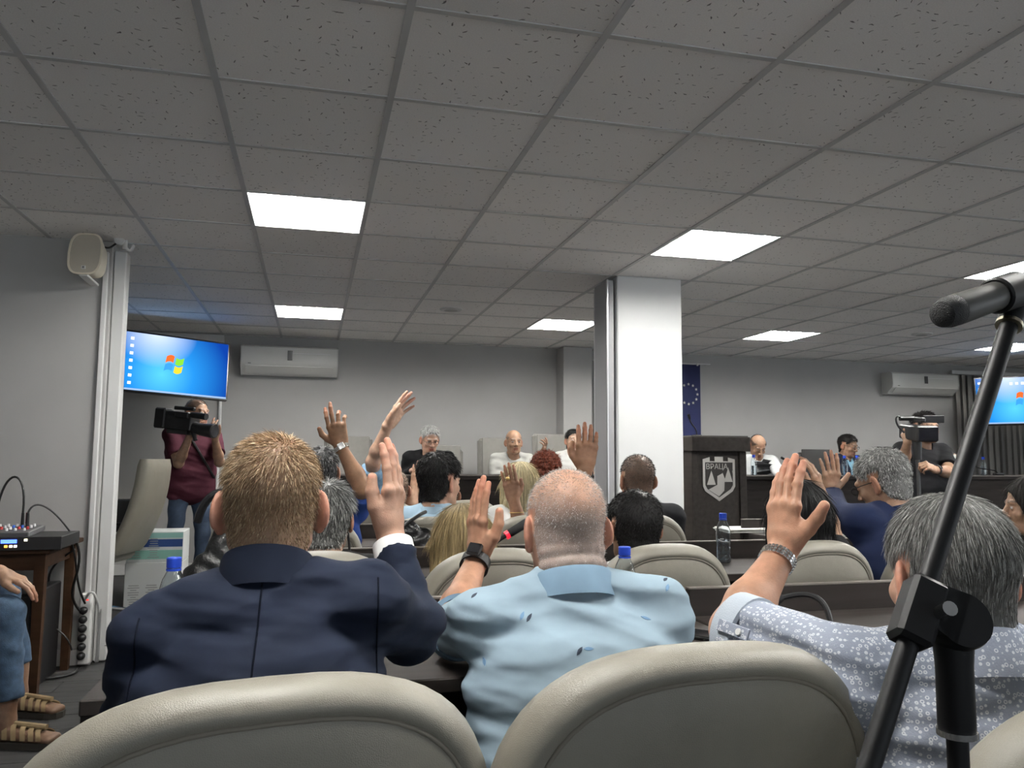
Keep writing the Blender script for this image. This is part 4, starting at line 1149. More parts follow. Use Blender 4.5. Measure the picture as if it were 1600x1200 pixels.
    # ---------------- clothing
    if shirt:
        if shirt.get('collar'): CP.append(eco(Nb-UP*.07, Nb+UP*.004, BX, (shirt['collar'][0]+.014), (shirt['collar'][1]+.010), shirt['collar'][0]-.002, shirt['collar'][1]-.004, .03))
        CP.append(eco(Nb-UP*.10, hp(0, -.022, -.03), BX, .058*s, .058*s, .062*s, .062*s, .012, -1))
        am = shirt.get('wr', .004); sd_ = shirt.get('seed', 1); rg = np.random.default_rng(sd_)
        ws = [(rg.uniform(-14, 14), rg.uniform(-10, 10), rg.uniform(28, 70), rg.uniform(0, 6), rg.uniform(6, 16), rg.uniform(0, 6)) for _ in range(5)]
        ws2 = [(rg.uniform(-30, 30), rg.uniform(-20, 20), rg.uniform(90, 150), rg.uniform(0, 6), rg.uniform(8, 20), rg.uniform(0, 6)) for _ in range(4)] if h < .006 else []
        def disp(X, Y, Z):
            o = 0
            for (a_, b_, c_, ph, m_, p2) in ws:
                o = o + np.maximum(np.sin(a_*X+b_*Y+c_*Z+ph+1.6*np.sin(m_*X+m_*.7*Z+p2)), -.1)*(.5+.5*np.sin(m_*.8*X-m_*.5*Z+m_*.4*Y+ph))
            for (a_, b_, c_, ph, m_, p2) in ws2:
                o = o + .28*np.maximum(np.sin(a_*X+b_*Y+c_*Z+ph+1.8*np.sin(m_*X+m_*.7*Z+p2)), .0)*np.clip(np.sin(m_*.8*X-m_*.6*Z+m_*.4*Y+ph)+.2, 0, 1)
            return am*o
        v, f = surf(CP, h, disp)
        so = link(shirt.get('name', 'shirt'), mesh_np('clothing', v, f), shirt['m'], root)
        so_v, so_f = v, f
        if shirt.get('collar'):
            cl = shirt['collar']; rx, ry, zf, zb, hc = cl[:5]
            ax0 = Nb; ax1 = hp(0, -.022, -.04)
            def axis(z): t_ = np.clip((z-ax0[2])/max(ax1[2]-ax0[2], .02), -.5, 1); return ax0+(ax1-ax0)*t_
            n = 40; vs = []; fs = []; ring = ((1.00, -.010), (.985, 1.0), (1.045, 1.03), (1.09, .92), (1.17, -.06), (1.10, -.08)); m6 = len(ring)
            for k in range(n+1):
                an = math.radians(90+24+312*k/n); back = (.5-.5*math.sin(an))**.8
                zt = zf+(zb-zf)*back
                for (sc, q_) in ring:
                    z_ = Nb[2]+zt-hc+hc*q_; c_ = axis(z_)
                    vs.append(np.array((c_[0], c_[1], z_))+BX*math.cos(an)*rx*sc+BF*math.sin(an)*ry*sc)
            for k in range(n):
                for e in range(m6): fs.append((k*m6+e, (k+1)*m6+e, (k+1)*m6+(e+1) % m6, k*m6+(e+1) % m6))
            fs.append(tuple(range(m6))); fs.append(tuple(n*m6+e for e in range(m6)))
            MB().add(vs, fs).build('collar', cl[5] if len(cl) > 5 else shirt['m'], root, True, auto=60)
        if extra: extra(root, so_v, so_f, dict(Nb=Nb, BX=BX, BF=BF, S=S, sp=sp, hp=hp, M=M, am=amesh))
    # ---------------- trousers
    if legs:
        pv = sp(.50); TP = []
        tm = mat('trousers%s' % (trousers,), trousers, .8, var=.15, vscale=40, bump=.3, bscale=300)
        for sd in (-1, 1):
            hp_ = pv + BX*sd*.09
            if stand:
                kn = hp_-UP*.42+BX*sd*.03+BF*.02; an = kn-UP*.40-BF*.03; an[2] = max(an[2], .07)
                TP += [cap(hp_, kn, .088, .062, .05), cap(kn, an, .060, .052, .03)]
            else:
                gz = root.location[2]
                hp_[2] = gz+seatz+.09; kn = hp_+BF*.40+BX*sd*.06; kn[2] = gz+seatz+.07; an = kn-UP*(seatz-.03)+BF*.04; an[2] = gz+.09
                TP += [cap(hp_, kn, .082, .065, .04), cap(kn, an, .060, .045, .03)]
            ft = an+BF*.13; ft[2] = root.location[2]+.035; a2 = an.copy(); a2[2] = root.location[2]+.05
            MB().ellipsoid((a2+ft)/2, (.045, .14, .036), 14, 8, Matrix.Rotation(by, 3, 'Z')).build('shoe', mat('shoe_dark', (.02, .017, .015), .4), root, True, auto=False)
        TP.append(eco(sp(.40), pv-UP*.02, BX, .14*g, .10*g, .15*g, .115*g, .05))
        def d2(X, Y, Z): return .0035*np.sin(Z*38+2*np.sin(X*17)+Y*9)
        v, f = surf(TP, .012 if stand else .02, d2)
        link('trousers', mesh_np('trousers', v, f), tm, root)
    # ---------------- hair
    if hair: make_hair(root, hair, headV, headF, headL, scalp, Hc, M, s, hp)
    if glasses:
        gm = mat('glasses_frame', (.01, .01, .01), .35); mb = MB()
        for q in (-1, 1):
            pts = [hp(q*.033+.023*math.cos(a_), .104, -.002+.016*math.sin(a_)) for a_ in np.linspace(0, 2*PI, 21)]
            mb.tube(pts, .0019, 6, False)
            mb.tube([hp(q*.056, .103, .004), hp(q*.076, .05, .004), hp(q*.083, -.01, .0)], .0019, 6)
        mb.tube([hp(-.010, .106, .002), hp(.010, .106, .002)], .0019, 6)
        mb.build('glasses', gm, root, True)
    return root

def ribbons(root, name, P0, D0, L, w, tint, nseg=3, bend=None, curl=0., seed=1):
    r = np.random.default_rng(seed); n = len(P0)
    L = np.broadcast_to(np.asarray(L, float), (n,))[:, None]
    d = D0/(np.linalg.norm(D0, axis=1, keepdims=True)+1e-9); p = P0.copy(); rows = []
    side = np.cross(d, r.normal(size=(n, 3))); side /= np.linalg.norm(side, axis=1, keepdims=True)+1e-9
    for i in range(nseg+1):
        ww = w*(1-.75*(i/nseg)**1.5)
        rows += [p-side*ww, p+side*ww]
        if i < nseg:
            if bend is not None: d = d+bend/nseg
            if curl: d = d+r.normal(size=(n, 3))*curl
            d /= np.linalg.norm(d, axis=1, keepdims=True)+1e-9
            p = p+d*L/nseg
    V = np.stack(rows, 1).reshape(-1, 3); k = 2*(nseg+1)
    b = np.arange(n)[:, None]*k
    q = np.concatenate([b+np.array([2*i, 2*i+1, 2*i+3, 2*i+2]) for i in range(nseg)], 0)
    T = np.repeat(np.clip(tint, .004, 1), k, 0)
    return V, q, T
def make_hair(root, hr, V, F, Ln, scalp, Hc, M, s, hp):
    k = hr['kind']; c = np.array(hr['c']); seed = hr.get('seed', 5); r = np.random.default_rng(seed)
    N = vnormals(V, F)
    parts = []
    def cols(n, spread=.35, grey=0.):
        t = c*np.exp(r.normal(size=(n, 1))*spread)
        if grey: m = r.random(n) < grey; t[m] = np.array(hr.get('c2', (.6, .59, .57)))*np.exp(r.normal(size=(m.sum(), 1))*.2)
        return t
    crown = np.array(hr.get('crown', (0.01, -.055, .10)))
    if k in ('short', 'cap', 'stubble'):
        ids = np.where(scalp)[0]
        if k == 'cap':     # fuller cut: a shell over the scalp under the strands
            fm = scalp[F].all(1); used = np.unique(F[fm]); mp = -np.ones(len(V), int); mp[used] = np.arange(len(used))
            edge = np.zeros(len(V)); cnt = np.zeros(len(V)); w0 = scalp.astype(float)
            for _ in range(6):
                acc = np.zeros(len(V)); cnt = np.zeros(len(V))
                m4 = w0[F].mean(1)
                for q in range(4): np.add.at(acc, F[:, q], m4); np.add.at(cnt, F[:, q], 1)
                w0 = np.minimum(acc/np.maximum(cnt, 1), scalp)
            th = hr.get('th', .014)*np.clip((w0-.45)*2.2, 0, 1)*(1+.25*snoise(Ln, seed, 55)+hr.get('top', 0)*np.clip(Ln[:, 2]/.1, 0, 1))
            V2 = V+N*(th+.0006)[:, None]
            T = np.clip(c*.75*(1+.3*snoise(Ln, seed+1, 90, aniso=(1.6, 1.6, .5)))[:, None], .004, 1)
            parts.append((V2[used], mp[F[fm]], T[used])); base = V2
        else: base = V
        n = hr.get('n', 3000)
        ii = r.choice(ids, n); P0 = base[ii] + r.normal(size=(n, 3))*.0016
        Nn = N[ii]; ln = Ln[ii]
        fl = ln-crown; fl[:, 2] -= .06*np.clip(np.linalg.norm(fl, axis=1)/.1, 0, 1.5)
        fl = fl @ M.T; fl = fl-Nn*(fl*Nn).sum(1)[:, None]; fl /= np.linalg.norm(fl, axis=1, keepdims=True)+1e-6
        D = Nn*hr.get('lift', .7) + fl*hr.get('flow', .7) + r.normal(size=(n, 3))*hr.get('mess', .22)
        Ls = hr.get('L', .02)*(.6+.8*r.random(n))
        Ls = Ls*np.interp(ln[:, 2], [-.08, -.02, .05, .1], [.35, .6, 1, 1.05])*np.interp(ln[:, 1], [-.1, .1], [1, 1.1])
        parts.append(ribbons(root, 'h', P0-Nn*.001, D, Ls, hr.get('w', .0007), cols(n, .3, hr.get('grey', 0)), 3, fl*hr.get('fall', .5)-np.array((0, 0, .15)), hr.get('curl', 0), seed))
    elif k == 'long':
        ln = hr.get('len', .22); wd = hr.get('wd', .094)
        P = [ell(hp(0, -.018, .030), np.array((.090, .108, .098))*s, M, .03), eco(hp(0, -.035, .0), hp(0, -.055, -ln*.5), M[:, 0], wd*s, .075*s, (wd+.008)*s, .065*s, .04), eco(hp(0, -.055, -ln*.5), hp(0, -.060, -ln), M[:, 0], (wd+.008)*s, .062*s, (wd-.012)*s, .04*s, .04)]
        for q in (-1, 1): P.append(cap(hp(q*.078, .015, .0), hp(q*.085, .01, -ln*.75), .028*s, .022*s, .03))
        P.append(ell(hp(0, .10, -.02), np.array((.060, .07, .085))*s, M, .02, -1))
        P.append(eco(hp(0, .05, -.10), hp(0, .06, -.30), M[:, 0], .06, .06, .07, .08, .02, -1))
        v, f = surf(P, .005); l = ((v-Hc) @ M)/s; n2 = vnormals(v, f)
        ang = np.arctan2(l[:, 0], -(l[:, 1]+.02)); lowf = np.clip((.13-l[:, 2])/.2, 0, 1)
        g = np.sin(ang*26+2*np.sin(ang*7+l[:, 2]*9))*.5+np.sin(ang*57+3*np.sin(ang*11+l[:, 2]*12))*.5
        v = v+n2*(g*.0022*lowf)[:, None]
        T = c*np.exp((.42*np.sin(ang*33+2*np.sin(ang*5+l[:, 2]*4))+.25*np.sin(ang*90+l[:, 2]*10)))[:, None]
        if 'root' in hr: w = np.clip((l[:, 2]-.085)/.05, 0, 1)[:, None]; T = T*(1-w)+np.array(hr['root'])*w
        parts.append((v, f, np.clip(T, .004, 1)))
        n = hr.get('n', 2500); ii = r.choice(np.where((l[:, 1] < .06) & (l[:, 2] > -ln*.8))[0], n)
        fl = l[ii]*np.array((.5, .5, 0)); fl[:, 2] = -.12+.0*fl[:, 0]; fl[:, :2] *= np.clip((l[ii, 2:3]-.03)*25, 0, 2); fl = fl @ M.T
        fl = fl-n2[ii]*(fl*n2[ii]).sum(1)[:, None]; fl /= np.linalg.norm(fl, axis=1, keepdims=True)+1e-6
        parts.append(ribbons(root, 'h', v[ii], fl+n2[ii]*.06+r.normal(size=(n, 3))*.03, .045+.04*r.random(n), .0008, cols(n, .35), 3, np.array((0, 0, -.25)), 0, seed))
    elif k == 'curly':
        P = [ell(hp(0, -.012, .035), np.array((.105, .118, .105))*s, M, .03), ell(hp(0, -.04, -.03), np.array((.11, .08, .07))*s, M, .03), ell(hp(0, .11, -.03), np.array((.06, .06, .07))*s, M, .02, -1)]
        v, f = surf(P, .007); l = ((v-Hc) @ M)/s; n2 = vnormals(v, f)
        v = v+n2*(.008*snoise(l, 3, 130))[:, None]
        parts.append((v, f, np.clip(c*.6*(1+.4*snoise(l, 4, 160))[:, None], .003, 1)))
        n = 2600; ii = r.choice(len(v), n)
        parts.append(ribbons(root, 'h', v[ii], n2[ii]*.5+r.normal(size=(n, 3))*.6, .03, .0012, cols(n, .4), 5, None, .9, seed))
    Vs = np.concatenate([p[0] for p in parts]); o = 0; Fs = []
    for p in parts: Fs.append(p[1]+o); o += len(p[0])
    link('hair', mesh_np('hair', Vs, np.concatenate(Fs), None, np.concatenate([p[2] for p in parts])), hair_m, root)

# ------------------------------------------------------------------ fabrics
def fabric(name, c, rough=.85, var=.08, bump=.12, bs=1400, vs=14): return mat(name, c, rough, var=var, vscale=vs, bump=bump, bscale=bs, spec=.25)
navy = fabric('navy_cotton', (.0052, .0092, .0225)); lightblue = fabric('polo_blue', (.27, .36, .425), var=.05); blueknit2 = fabric('polo_rib', (.19, .29, .385))
suit = fabric('suit_blue', (.0065, .0125, .042)); blackc = fabric('black_cloth', (.008, .008, .0095)); whitec = fabric('white_cloth', (.55, .55, .53), var=.03); maroon = fabric('maroon', (.05, .009, .018))
denim = fabric('denim_shirt', (.16, .27, .42), var=.25, vs=60); royal = fabric('royal_blue', (.02, .05, .20)); palejk = fabric('pale_jacket', (.42, .43, .43), var=.06); jeans = (.035, .055, .095)
def dotted():
    m = bpy.data.materials.new('dotted_shirt'); m.use_nodes = True; nt = m.node_tree; N = nt.nodes; L = nt.links; b = N['Principled BSDF']
    b.inputs['Roughness'].default_value = .85; b.inputs['Specular IOR Level'].default_value = .2
    tc = N.new('ShaderNodeTexCoord'); vo = N.new('ShaderNodeTexVoronoi'); vo.inputs['Scale'].default_value = 125; vo.inputs['Randomness'].default_value = .55
    L.new(tc.outputs['Object'], vo.inputs['Vector'])
    r = N.new('ShaderNodeValToRGB'); L.new(vo.outputs['Distance'], r.inputs[0]); e = r.color_ramp.elements
    e[0].position = 0; e[0].color = (.26, .29, .36, 1); e[1].position = .40; e[1].color = (.28, .31, .38, 1)
    for p_, c_ in ((.16, (.26, .29, .36, 1)), (.20, (.62, .64, .67, 1)), (.34, (.62, .64, .67, 1))):
        x = e.new(p_); x.color = c_
    L.new(r.outputs[0], b.inputs['Base Color'])
    n = N.new('ShaderNodeTexNoise'); n.inputs['Scale'].default_value = 400; L.new(tc.outputs['Object'], n.inputs['Vector'])
    bp = N.new('ShaderNodeBump'); bp.inputs['Strength'].default_value = .3; bp.inputs['Distance'].default_value = .002; L.new(n.outputs['Fac'], bp.inputs['Height']); L.new(bp.outputs[0], b.inputs['Normal'])
    return m
dot_m = dotted()

# ------------------------------------------------------------------ surface helpers for seams and prints
def tree(v, f): return BVHTree.FromPolygons([tuple(x) for x in v], [tuple(int(i) for i in q) for q in f])
def seam(root, bv, pts, dirv, r, m, name):
    out = []
    for p in pts:
        h = bv.ray_cast(Vector(p), Vector(dirv))
        if h[0] is not None: out.append(h[0]+h[1]*.0006)
    if len(out) > 2: MB().tube(out, r, 5).build(name, m, root, True)

def vneck(root, v, f, k, m, w0, w1, ln, name):
    bv = tree(v, f); vs = []; fs = []; r = 0
    for t in np.linspace(-.01, ln, 14):
        u = (t+.01)/(ln+.01); w = w0+(w1-w0)*u; row = []
        for x in np.linspace(-w, w, 5):
            h = bv.ray_cast(Vector(k['sp'](t)+k['BX']*x+k['BF']*.5), Vector(-k['BF']))
            row.append(h)
        if any(h[0] is None for h in row): continue
        vs += [h[0]+Vector(k['BF'])*.004 for h in row]; r += 1
    for i in range(r-1):
        for q in range(4): fs.append((i*5+q, i*5+q+1, i*5+q+6, i*5+q+5))
    if r > 2: MB().add(vs, fs).build(name, m, root, True)
# ------------------------------------------------------------------ first row
def blazer_extra(root, v, f, k):
    bv = tree(v, f); sm = mat('navy_seam', (.0025, .004, .009), .95, spec=.1)
    Nb, BX, BF, sp = k['Nb'], k['BX'], k['BF'], k['sp']
    seam(root, bv, [sp(t)-BF*.5 for t in np.linspace(-.02, .5, 44)], BF, .0016, sm, 'back_seam')
    for q, sd in (('L', -1), ('R', 1)):
        S = k['S'][q]
        seam(root, bv, [S+BX*sd*.015-UP*t-BF*.5 for t in np.linspace(-.05, .16, 20)], BF, .0015, sm, 'shoulder_seam')
person('person in a navy blazer with short blond hair raising one hand', (424, 786, 1.36), yaw=R(2), pitch=R(-4), skin='pink', hs=1.01, neck=.120, sw=.198, lean=.30, byaw=R(-3), h=.005, hh=.0038, sh=(-.045, .006), sq=.004,
       shirt=dict(m=navy, long=True, tk=.012, wr=.0065, seed=4, name='blazer', collar=(.069, .072, -.02, .060, .052)), extra=blazer_extra,
       hair=dict(kind='short', c=(.25, .165, .095), n=16000, L=.0125, w=.0005, lift=.75, flow=.75, mess=.22, grey=.25, c2=(.50, .39, .25), crown=(.03, -.05, .105), seed=8),
       arms=dict(R=dict(el=(640, 978, 1.45), wr=(611, 838, 1.56), fd=(.06, .12, 1), palm=(-.86, .50, .1), pose=dict(bend=(8, 6, 5), spread=.25, thumb=[(.024, .010, .022), (.040, .020, .052), (.046, .026, .082), (.048, .026, .108)]), h=.0027, cuff=.22, cuffshirt=True, hs=1.02)))

def leaf_extra(root, v, f, k):
    bv = tree(v, f); r = random.Random(3); n = 0
    dk = mat('print_dark', (.02, .03, .05), .8); lt = mat('print_blue', (.13, .24, .38), .8)
    spots = [(827, 965, 60, 0), (816, 962, 70, 1), (906, 1017, 55, 0), (920, 1014, 10, 1), (741, 930, 60, 0), (906, 919, 0, 0), (920, 909, 75, 1), (1009, 966, -10, 1), (757, 1033, 100, 1), (1040, 905, 60, 0), (1043, 918, 70, 1), (815, 884, 20, 0)]
    for (px, py, a, c) in spots:
        o = CAM; d = (at(px, py, 1)-CAM).normalized(); hit = bv.ray_cast(o, d)
        if hit[0] is None: continue
        nn = hit[1]; x = (CR-nn*CR.dot(nn)).normalized(); y = nn.cross(x); a = R(a); Ls = .011
        ax = x*math.cos(a)+y*math.sin(a); ay = nn.cross(ax); vs = []
        for t, w in ((-1, 0), (-.5, .28), (0, .36), (.5, .25), (1, 0), (.5, -.2), (0, -.3), (-.5, -.25)):
            p = hit[0]+ax*t*Ls+ay*w*Ls; h2 = bv.find_nearest(p); vs.append(h2[0]+h2[1]*.0008)
        vs2 = [p-nn*.001 for p in vs]
        MB().add(vs+vs2, [tuple(range(8)), tuple(range(15, 7, -1))]+[(i, (i+1) % 8, 8+(i+1) % 8, 8+i) for i in range(8)]).build('leaf_print', lt if c else dk, root)
    q, E, W, fd, pn, S = [x for x in k['am'] if x[0] == 'L'][0]
    d = nrm(E-S); e = S+(E-S)*.70; X = nrm(np.cross(d, UP)); Y = np.cross(d, X); vs = []; fs = []; n_ = 36
    for kx in range(n_):
        a = 2*PI*kx/n_
        for (rr, t) in ((.062, -.016), (.0715, -.015), (.0705, .016), (.060, .017)): vs.append(e+(X*math.cos(a)+Y*math.sin(a))*rr+d*t)
    for kx in range(n_):
        for j in range(4): fs.append((4*kx+j, 4*((kx+1) % n_)+j, 4*((kx+1) % n_)+(j+1) % 4, 4*kx+(j+1) % 4))
    MB().add(vs, fs).build('sleeve_band', blueknit2, root, True)
person('person with a shaved grey head in a light blue leaf-print polo raising a hand', (882, 822, 1.72), yaw=R(3), pitch=R(-8), skin='pink', hs=1.06, neck=.125, sw=.225, lean=.28, byaw=R(-2), h=.005, hh=.004, sh=(.0, .0), girth=1.06, fat_neck=True, sq=.010,
       shirt=dict(m=lightblue, tk=.008, wr=.0070, seed=9, name='polo_shirt', collar=(.079, .080, -.02, .060, .048, blueknit2)), extra=leaf_extra,
       hair=dict(kind='stubble', c=(.40, .39, .38), n=14000, L=.0042, w=.00038, lift=1, flow=.3, mess=.2, seed=2),
       arms=dict(L=dict(el=(702, 985, 1.80), wr=(746, 872, 2.0), fd=(-.01, .05, 1), palm=(.95, .30, .05), pose=dict(bend=(6, 5, 4), spread=.2, thumb=[(.024, .010, .022), (.046, .020, .050), (.056, .026, .080), (.060, .026, .108)]), h=.0028, sl=.72, slv='short', hs=1.08, skin=(.95, .86, .78),
                        watch=dict(off=.022, bw=.013, r=(.036, .033), face=1.2, fs=(.036, .010, .040)))))

def shirt_extra(root, v, f, k):
    # rolled cuff with its button tab on the raised sleeve
    q, E, W, fd, pn, S = [x for x in k['am'] if x[0] == 'L'][0]
    d = nrm(E-S); e = S+(E-S)*.86
    vs = []; fs = []; n = 32; X = nrm(np.cross(d, UP)); Y = np.cross(d, X)
    for kx in range(n):
        a = 2*PI*kx/n; w = .0015*math.sin(3*a)
        for (rr, t) in ((.060, -.022), (.0685+w, -.020), (.0685+w, .022), (.066, .025), (.056, .023)): vs.append(e+(X*math.cos(a)+Y*math.sin(a))*rr+d*t)
    for kx in range(n):
        k2 = (kx+1) % n
        for j in range(5): fs.append((5*kx+j, 5*k2+j, 5*k2+(j+1) % 5, 5*kx+(j+1) % 5))
    MB().add(vs, fs).build('rolled_cuff', mat('cuff_pale', (.42, .47, .53), .85, bump=.3, bscale=400), root, True)
    bd = nrm(A(CAM)-e); bd = nrm(bd-d*(bd@d)); p = e+bd*.0695+d*.0-UP*.0
    x2 = np.cross(d, bd)
    MB().box(p-d*.03+bd*.001, (.02, .004, .07), .001, Matrix((x2, bd, d)).transposed()).build('sleeve_tab', dot_m, root)
    MB().lathe([(.0055, 0), (.0055, .003), (.001, .0032)], p-d*.045+bd*.003, 14, Matrix((x2, d, bd)).transposed()).build('button', mat('button_white', (.75, .75, .74), .3), root, True)
person('grey-haired person in a dotted white-blue shirt raising a wrist with a steel watch', (1481, 897, 1.26), yaw=R(-12), pitch=R(-6), skin='pink', hs=1.02, sw=.225, lean=.06, byaw=R(-14), h=.005, hh=.004, sh=(.018, -.02), neck=.108, sq=.006,
       shirt=dict(m=dot_m, tk=.010, wr=.0070, seed=12, name='dotted_shirt', collar=(.070, .074, -.03, .046, .058)), extra=shirt_extra,
       hair=dict(kind='cap', c=(.13, .128, .12), n=24000, L=.020, w=.0004, lift=.08, flow=1.0, mess=.10, grey=.35, c2=(.36, .36, .345), th=.008, top=.3, fall=.5, crown=(.0, -.03, .11), seed=21),
       arms=dict(L=dict(el=(1148, 985, 1.40), wr=(1222, 862, 1.52), fd=(.12, .08, 1), palm=(.98, .18, .0), pose=dict(bend=(10, 8, 6), spread=.15, shift=-5, thumb=[(.024, .010, .022), (.050, .014, .045), (.070, .016, .066), (.086, .015, .088)]), h=.0028, sl=.90, slv='short', hs=1.02, skin=(.93, .84, .76),
                        watch=dict(off=.024, links=True, r=(.035, .031), face=-2.2, fs=(.034, .010, .034), steel=True))))

# ------------------------------------------------------------------ second row
person('grey-haired person seated ahead of the navy blazer', (512, 808, 2.7), yaw=R(-15), skin='mid', sw=.20, shirt=dict(m=blackc, long=True, seed=3), hair=dict(kind='cap', c=(.11, .11, .105), n=6000, L=.030, w=.0010, lift=.22, flow=.9, grey=.4, c2=(.38, .38, .36), th=.012, seed=31), neck=.13)
person('person with long straight blonde hair behind the polo wearer\'s raised hand', (722, 845, 2.72), yaw=R(0), pitch=R(-6), skin='fair', sw=.175, shirt=dict(m=blackc, seed=5), hair=dict(kind='long', c=(.30, .225, .115), n=4000, len=.26, root=(.11, .085, .05), seed=41, wd=.098), neck=.13)
person('person with short black hair in front of the pillar, second row', (990, 822, 2.78), yaw=R(0), skin='tan', sw=.20, hs=1.03, shirt=dict(m=whitec, seed=6), hair=dict(kind='cap', c=(.010, .009, .009), n=6000, L=.010, w=.0009, lift=.5, flow=.7, th=.010, seed=51))
person('person with long black hair raising one hand', (1243, 806, 2.75), yaw=R(5), skin='tan', sw=.175, shirt=dict(m=blackc, seed=7), hair=dict(kind='long', c=(.008, .0075, .0075), n=3500, len=.30, seed=61, wd=.112), neck=.13,
       arms=dict(R=dict(el=(1296, 838, 2.95), wr=(1283, 775, 3.1), fd=(-.22, .05, 1), palm=(-.6, .8, 0), pose='relaxed', h=.0036, slv='short', hs=.92)))
person('grey-haired person in a blue suit leaning forward with a raised hand', (1378, 752, 3.28), yaw=R(22), pitch=R(-22), roll=R(-4), skin='tan', hs=1.06, sw=.245, lean=.42, byaw=R(12), h=.008, girth=1.12, sh=(.02, -.01), sq=.01, shirt=dict(m=suit, long=True, tk=.014, wr=.005, seed=8, name='suit_jacket', collar=(.064, .066, -.03, .040, .04)),
       hair=dict(kind='cap', c=(.16, .16, .155), n=8000, L=.016, w=.0009, lift=.3, flow=.9, grey=.5, c2=(.48, .48, .46), th=.010, seed=71, curl=.25), glasses=True,
       arms=dict(L=dict(el=(1305, 805, 3.25), wr=(1300, 772, 3.45), fd=(.0, .0, 1), palm=(.1, 1, .1), pose=dict(bend=(4, 4, 3), spread=1.0, shift=-4, thumb=[(.024, .010, .022), (.052, .014, .044), (.074, .016, .064), (.090, .015, .086)]), h=.0036, cuff=.10, hs=1.0, watch=dict(off=.03, bw=.012, r=(.035, .031)))))
person('dark-haired person seen in profile at the end of the second row', (1612, 790, 3.35), yaw=R(58), pitch=R(-6), skin='tan', sw=.18, lean=.1, byaw=R(40), shirt=dict(m=blackc, seed=9), hair=dict(kind='long', c=(.012, .010, .009), n=2500, len=.14, seed=81), face=True, neck=.13)

# ------------------------------------------------------------------ third row
person('dark grey-haired person raising a wrist with a square watch', (503, 736, 3.95), yaw=R(-10), skin='tan', sw=.215, shirt=dict(m=royal, seed=10), hair=dict(kind='cap', c=(.06, .06, .06), n=3500, L=.016, w=.0011, lift=.5, flow=.8, grey=.35, c2=(.25, .25, .25), th=.006, seed=91),
       arms=dict(R=dict(el=(566, 762, 3.75), wr=(532, 697, 3.8), fd=(-.22, .0, 1), palm=(.25, 1, 0), pose=dict(bend=((12, 14, 8), (8, 10, 8), (20, 45, 30), (22, 45, 30)), spread=1.1, thumb=[(.024, .010, .022), (.050, .012, .040), (.068, .012, .062), (.074, .010, .088)]), h=.0034, sl=.80, slv='short', hs=1.16, skin=(.98, .9, .8), watch=dict(off=.012, links=True, r=(.036, .032), face=.25, fs=(.032, .010, .034), steel=True))))
person('dark-haired person in a light blue shirt turned sideways', (688, 752, 3.82), yaw=R(-52), pitch=R(-4), skin='pink', hs=1.04, sw=.20, byaw=R(-25), shirt=dict(m=fabric('shirt_sky', (.36, .50, .62)), seed=11, collar=(.066, .07, .0, .018, .05)), hair=dict(kind='cap', c=(.011, .010, .010), n=7000, L=.016, w=.0010, lift=.45, flow=.8, th=.014, top=.5, seed=101), face=True)
def bracelets(root, v, f, k):
    q, E, W, fd, pn, S = [x for x in k['am'] if x[0] == 'L'][0]
    d = nrm(W-E); gm = mat('gold', (.7, .5, .2), .3, metal=1)
    for t, rr in ((.06, .034), (.085, .037)):
        c_ = W-d*t; X = nrm(np.cross(d, UP)); Y = np.cross(d, X)
        MB().tube([c_+(X*math.cos(a)+Y*math.sin(a)+d*.25*math.sin(a))*rr for a in np.linspace(0, 2*PI, 25)], .0022, 6, False).build('bracelet', gm, root, True)
    X = nrm(np.cross(nrm(pn), nrm(fd))); p = W+nrm(fd)*.108*1.05+X*(-.010)-nrm(pn)*.012
    MB().ellipsoid(p, (.011, .008, .009), 10, 6).build('ring', gm, root, True)
person('blonde person in white raising a hand with a ring and gold bracelets', (812, 757, 4.2), yaw=R(-3), skin='tan', sw=.165, hs=.96, shirt=dict(m=whitec, seed=14), extra=bracelets, hair=dict(kind='long', c=(.42, .36, .22), n=3000, len=.22, seed=111, wd=.088), neck=.13,
       arms=dict(L=dict(el=(818, 845, 3.85), wr=(803, 782, 3.9), fd=(-.20, .05, 1), palm=(.1, 1, .1), pose=dict(bend=(5, 6, 5), spread=.35, thumb=[(.024, .010, .022), (.046, .014, .044), (.056, .016, .070), (.058, .015, .095)]), h=.0034, slv='short', hs=.98, skin=(.86, .76, .70))))
person('person with close-cropped dark hair right before the white pillar', (995, 748, 4.02), yaw=R(0), pitch=R(-3), skin='tan', hs=1.06, sw=.20, shirt=dict(m=blackc, seed=15, collar=(.066, .07, .0, .014, .04)), hair=dict(kind='short', c=(.022, .018, .018), n=4000, L=.008, w=.0009, lift=.8, flow=.5, seed=131))
person('person with a denim cuff holding up a hand beside the pillar', (910, 782, 4.0), yaw=R(0), skin='tan', sw=.175, shirt=dict(m=denim, long=True, seed=16), hair=dict(kind='short', c=(.03, .025, .02), n=1500, L=.015, w=.001, seed=141),
       arms=dict(R=dict(el=(905, 812, 3.75), wr=(914, 734, 3.55), fd=(.10, -.0, 1), palm=(.15, 1, .1), pose=dict(bend=(6, 8, 6), spread=.5, shift=2, len=.78, thumb=[(.024, .010, .022), (.046, .016, .046), (.052, .020, .070), (.050, .020, .092)]), h=.0034, cuff=.16, hs=1.26, skin=(.92, .82, .74), watch=dict(off=.028, bw=.012, r=(.036, .032)))))

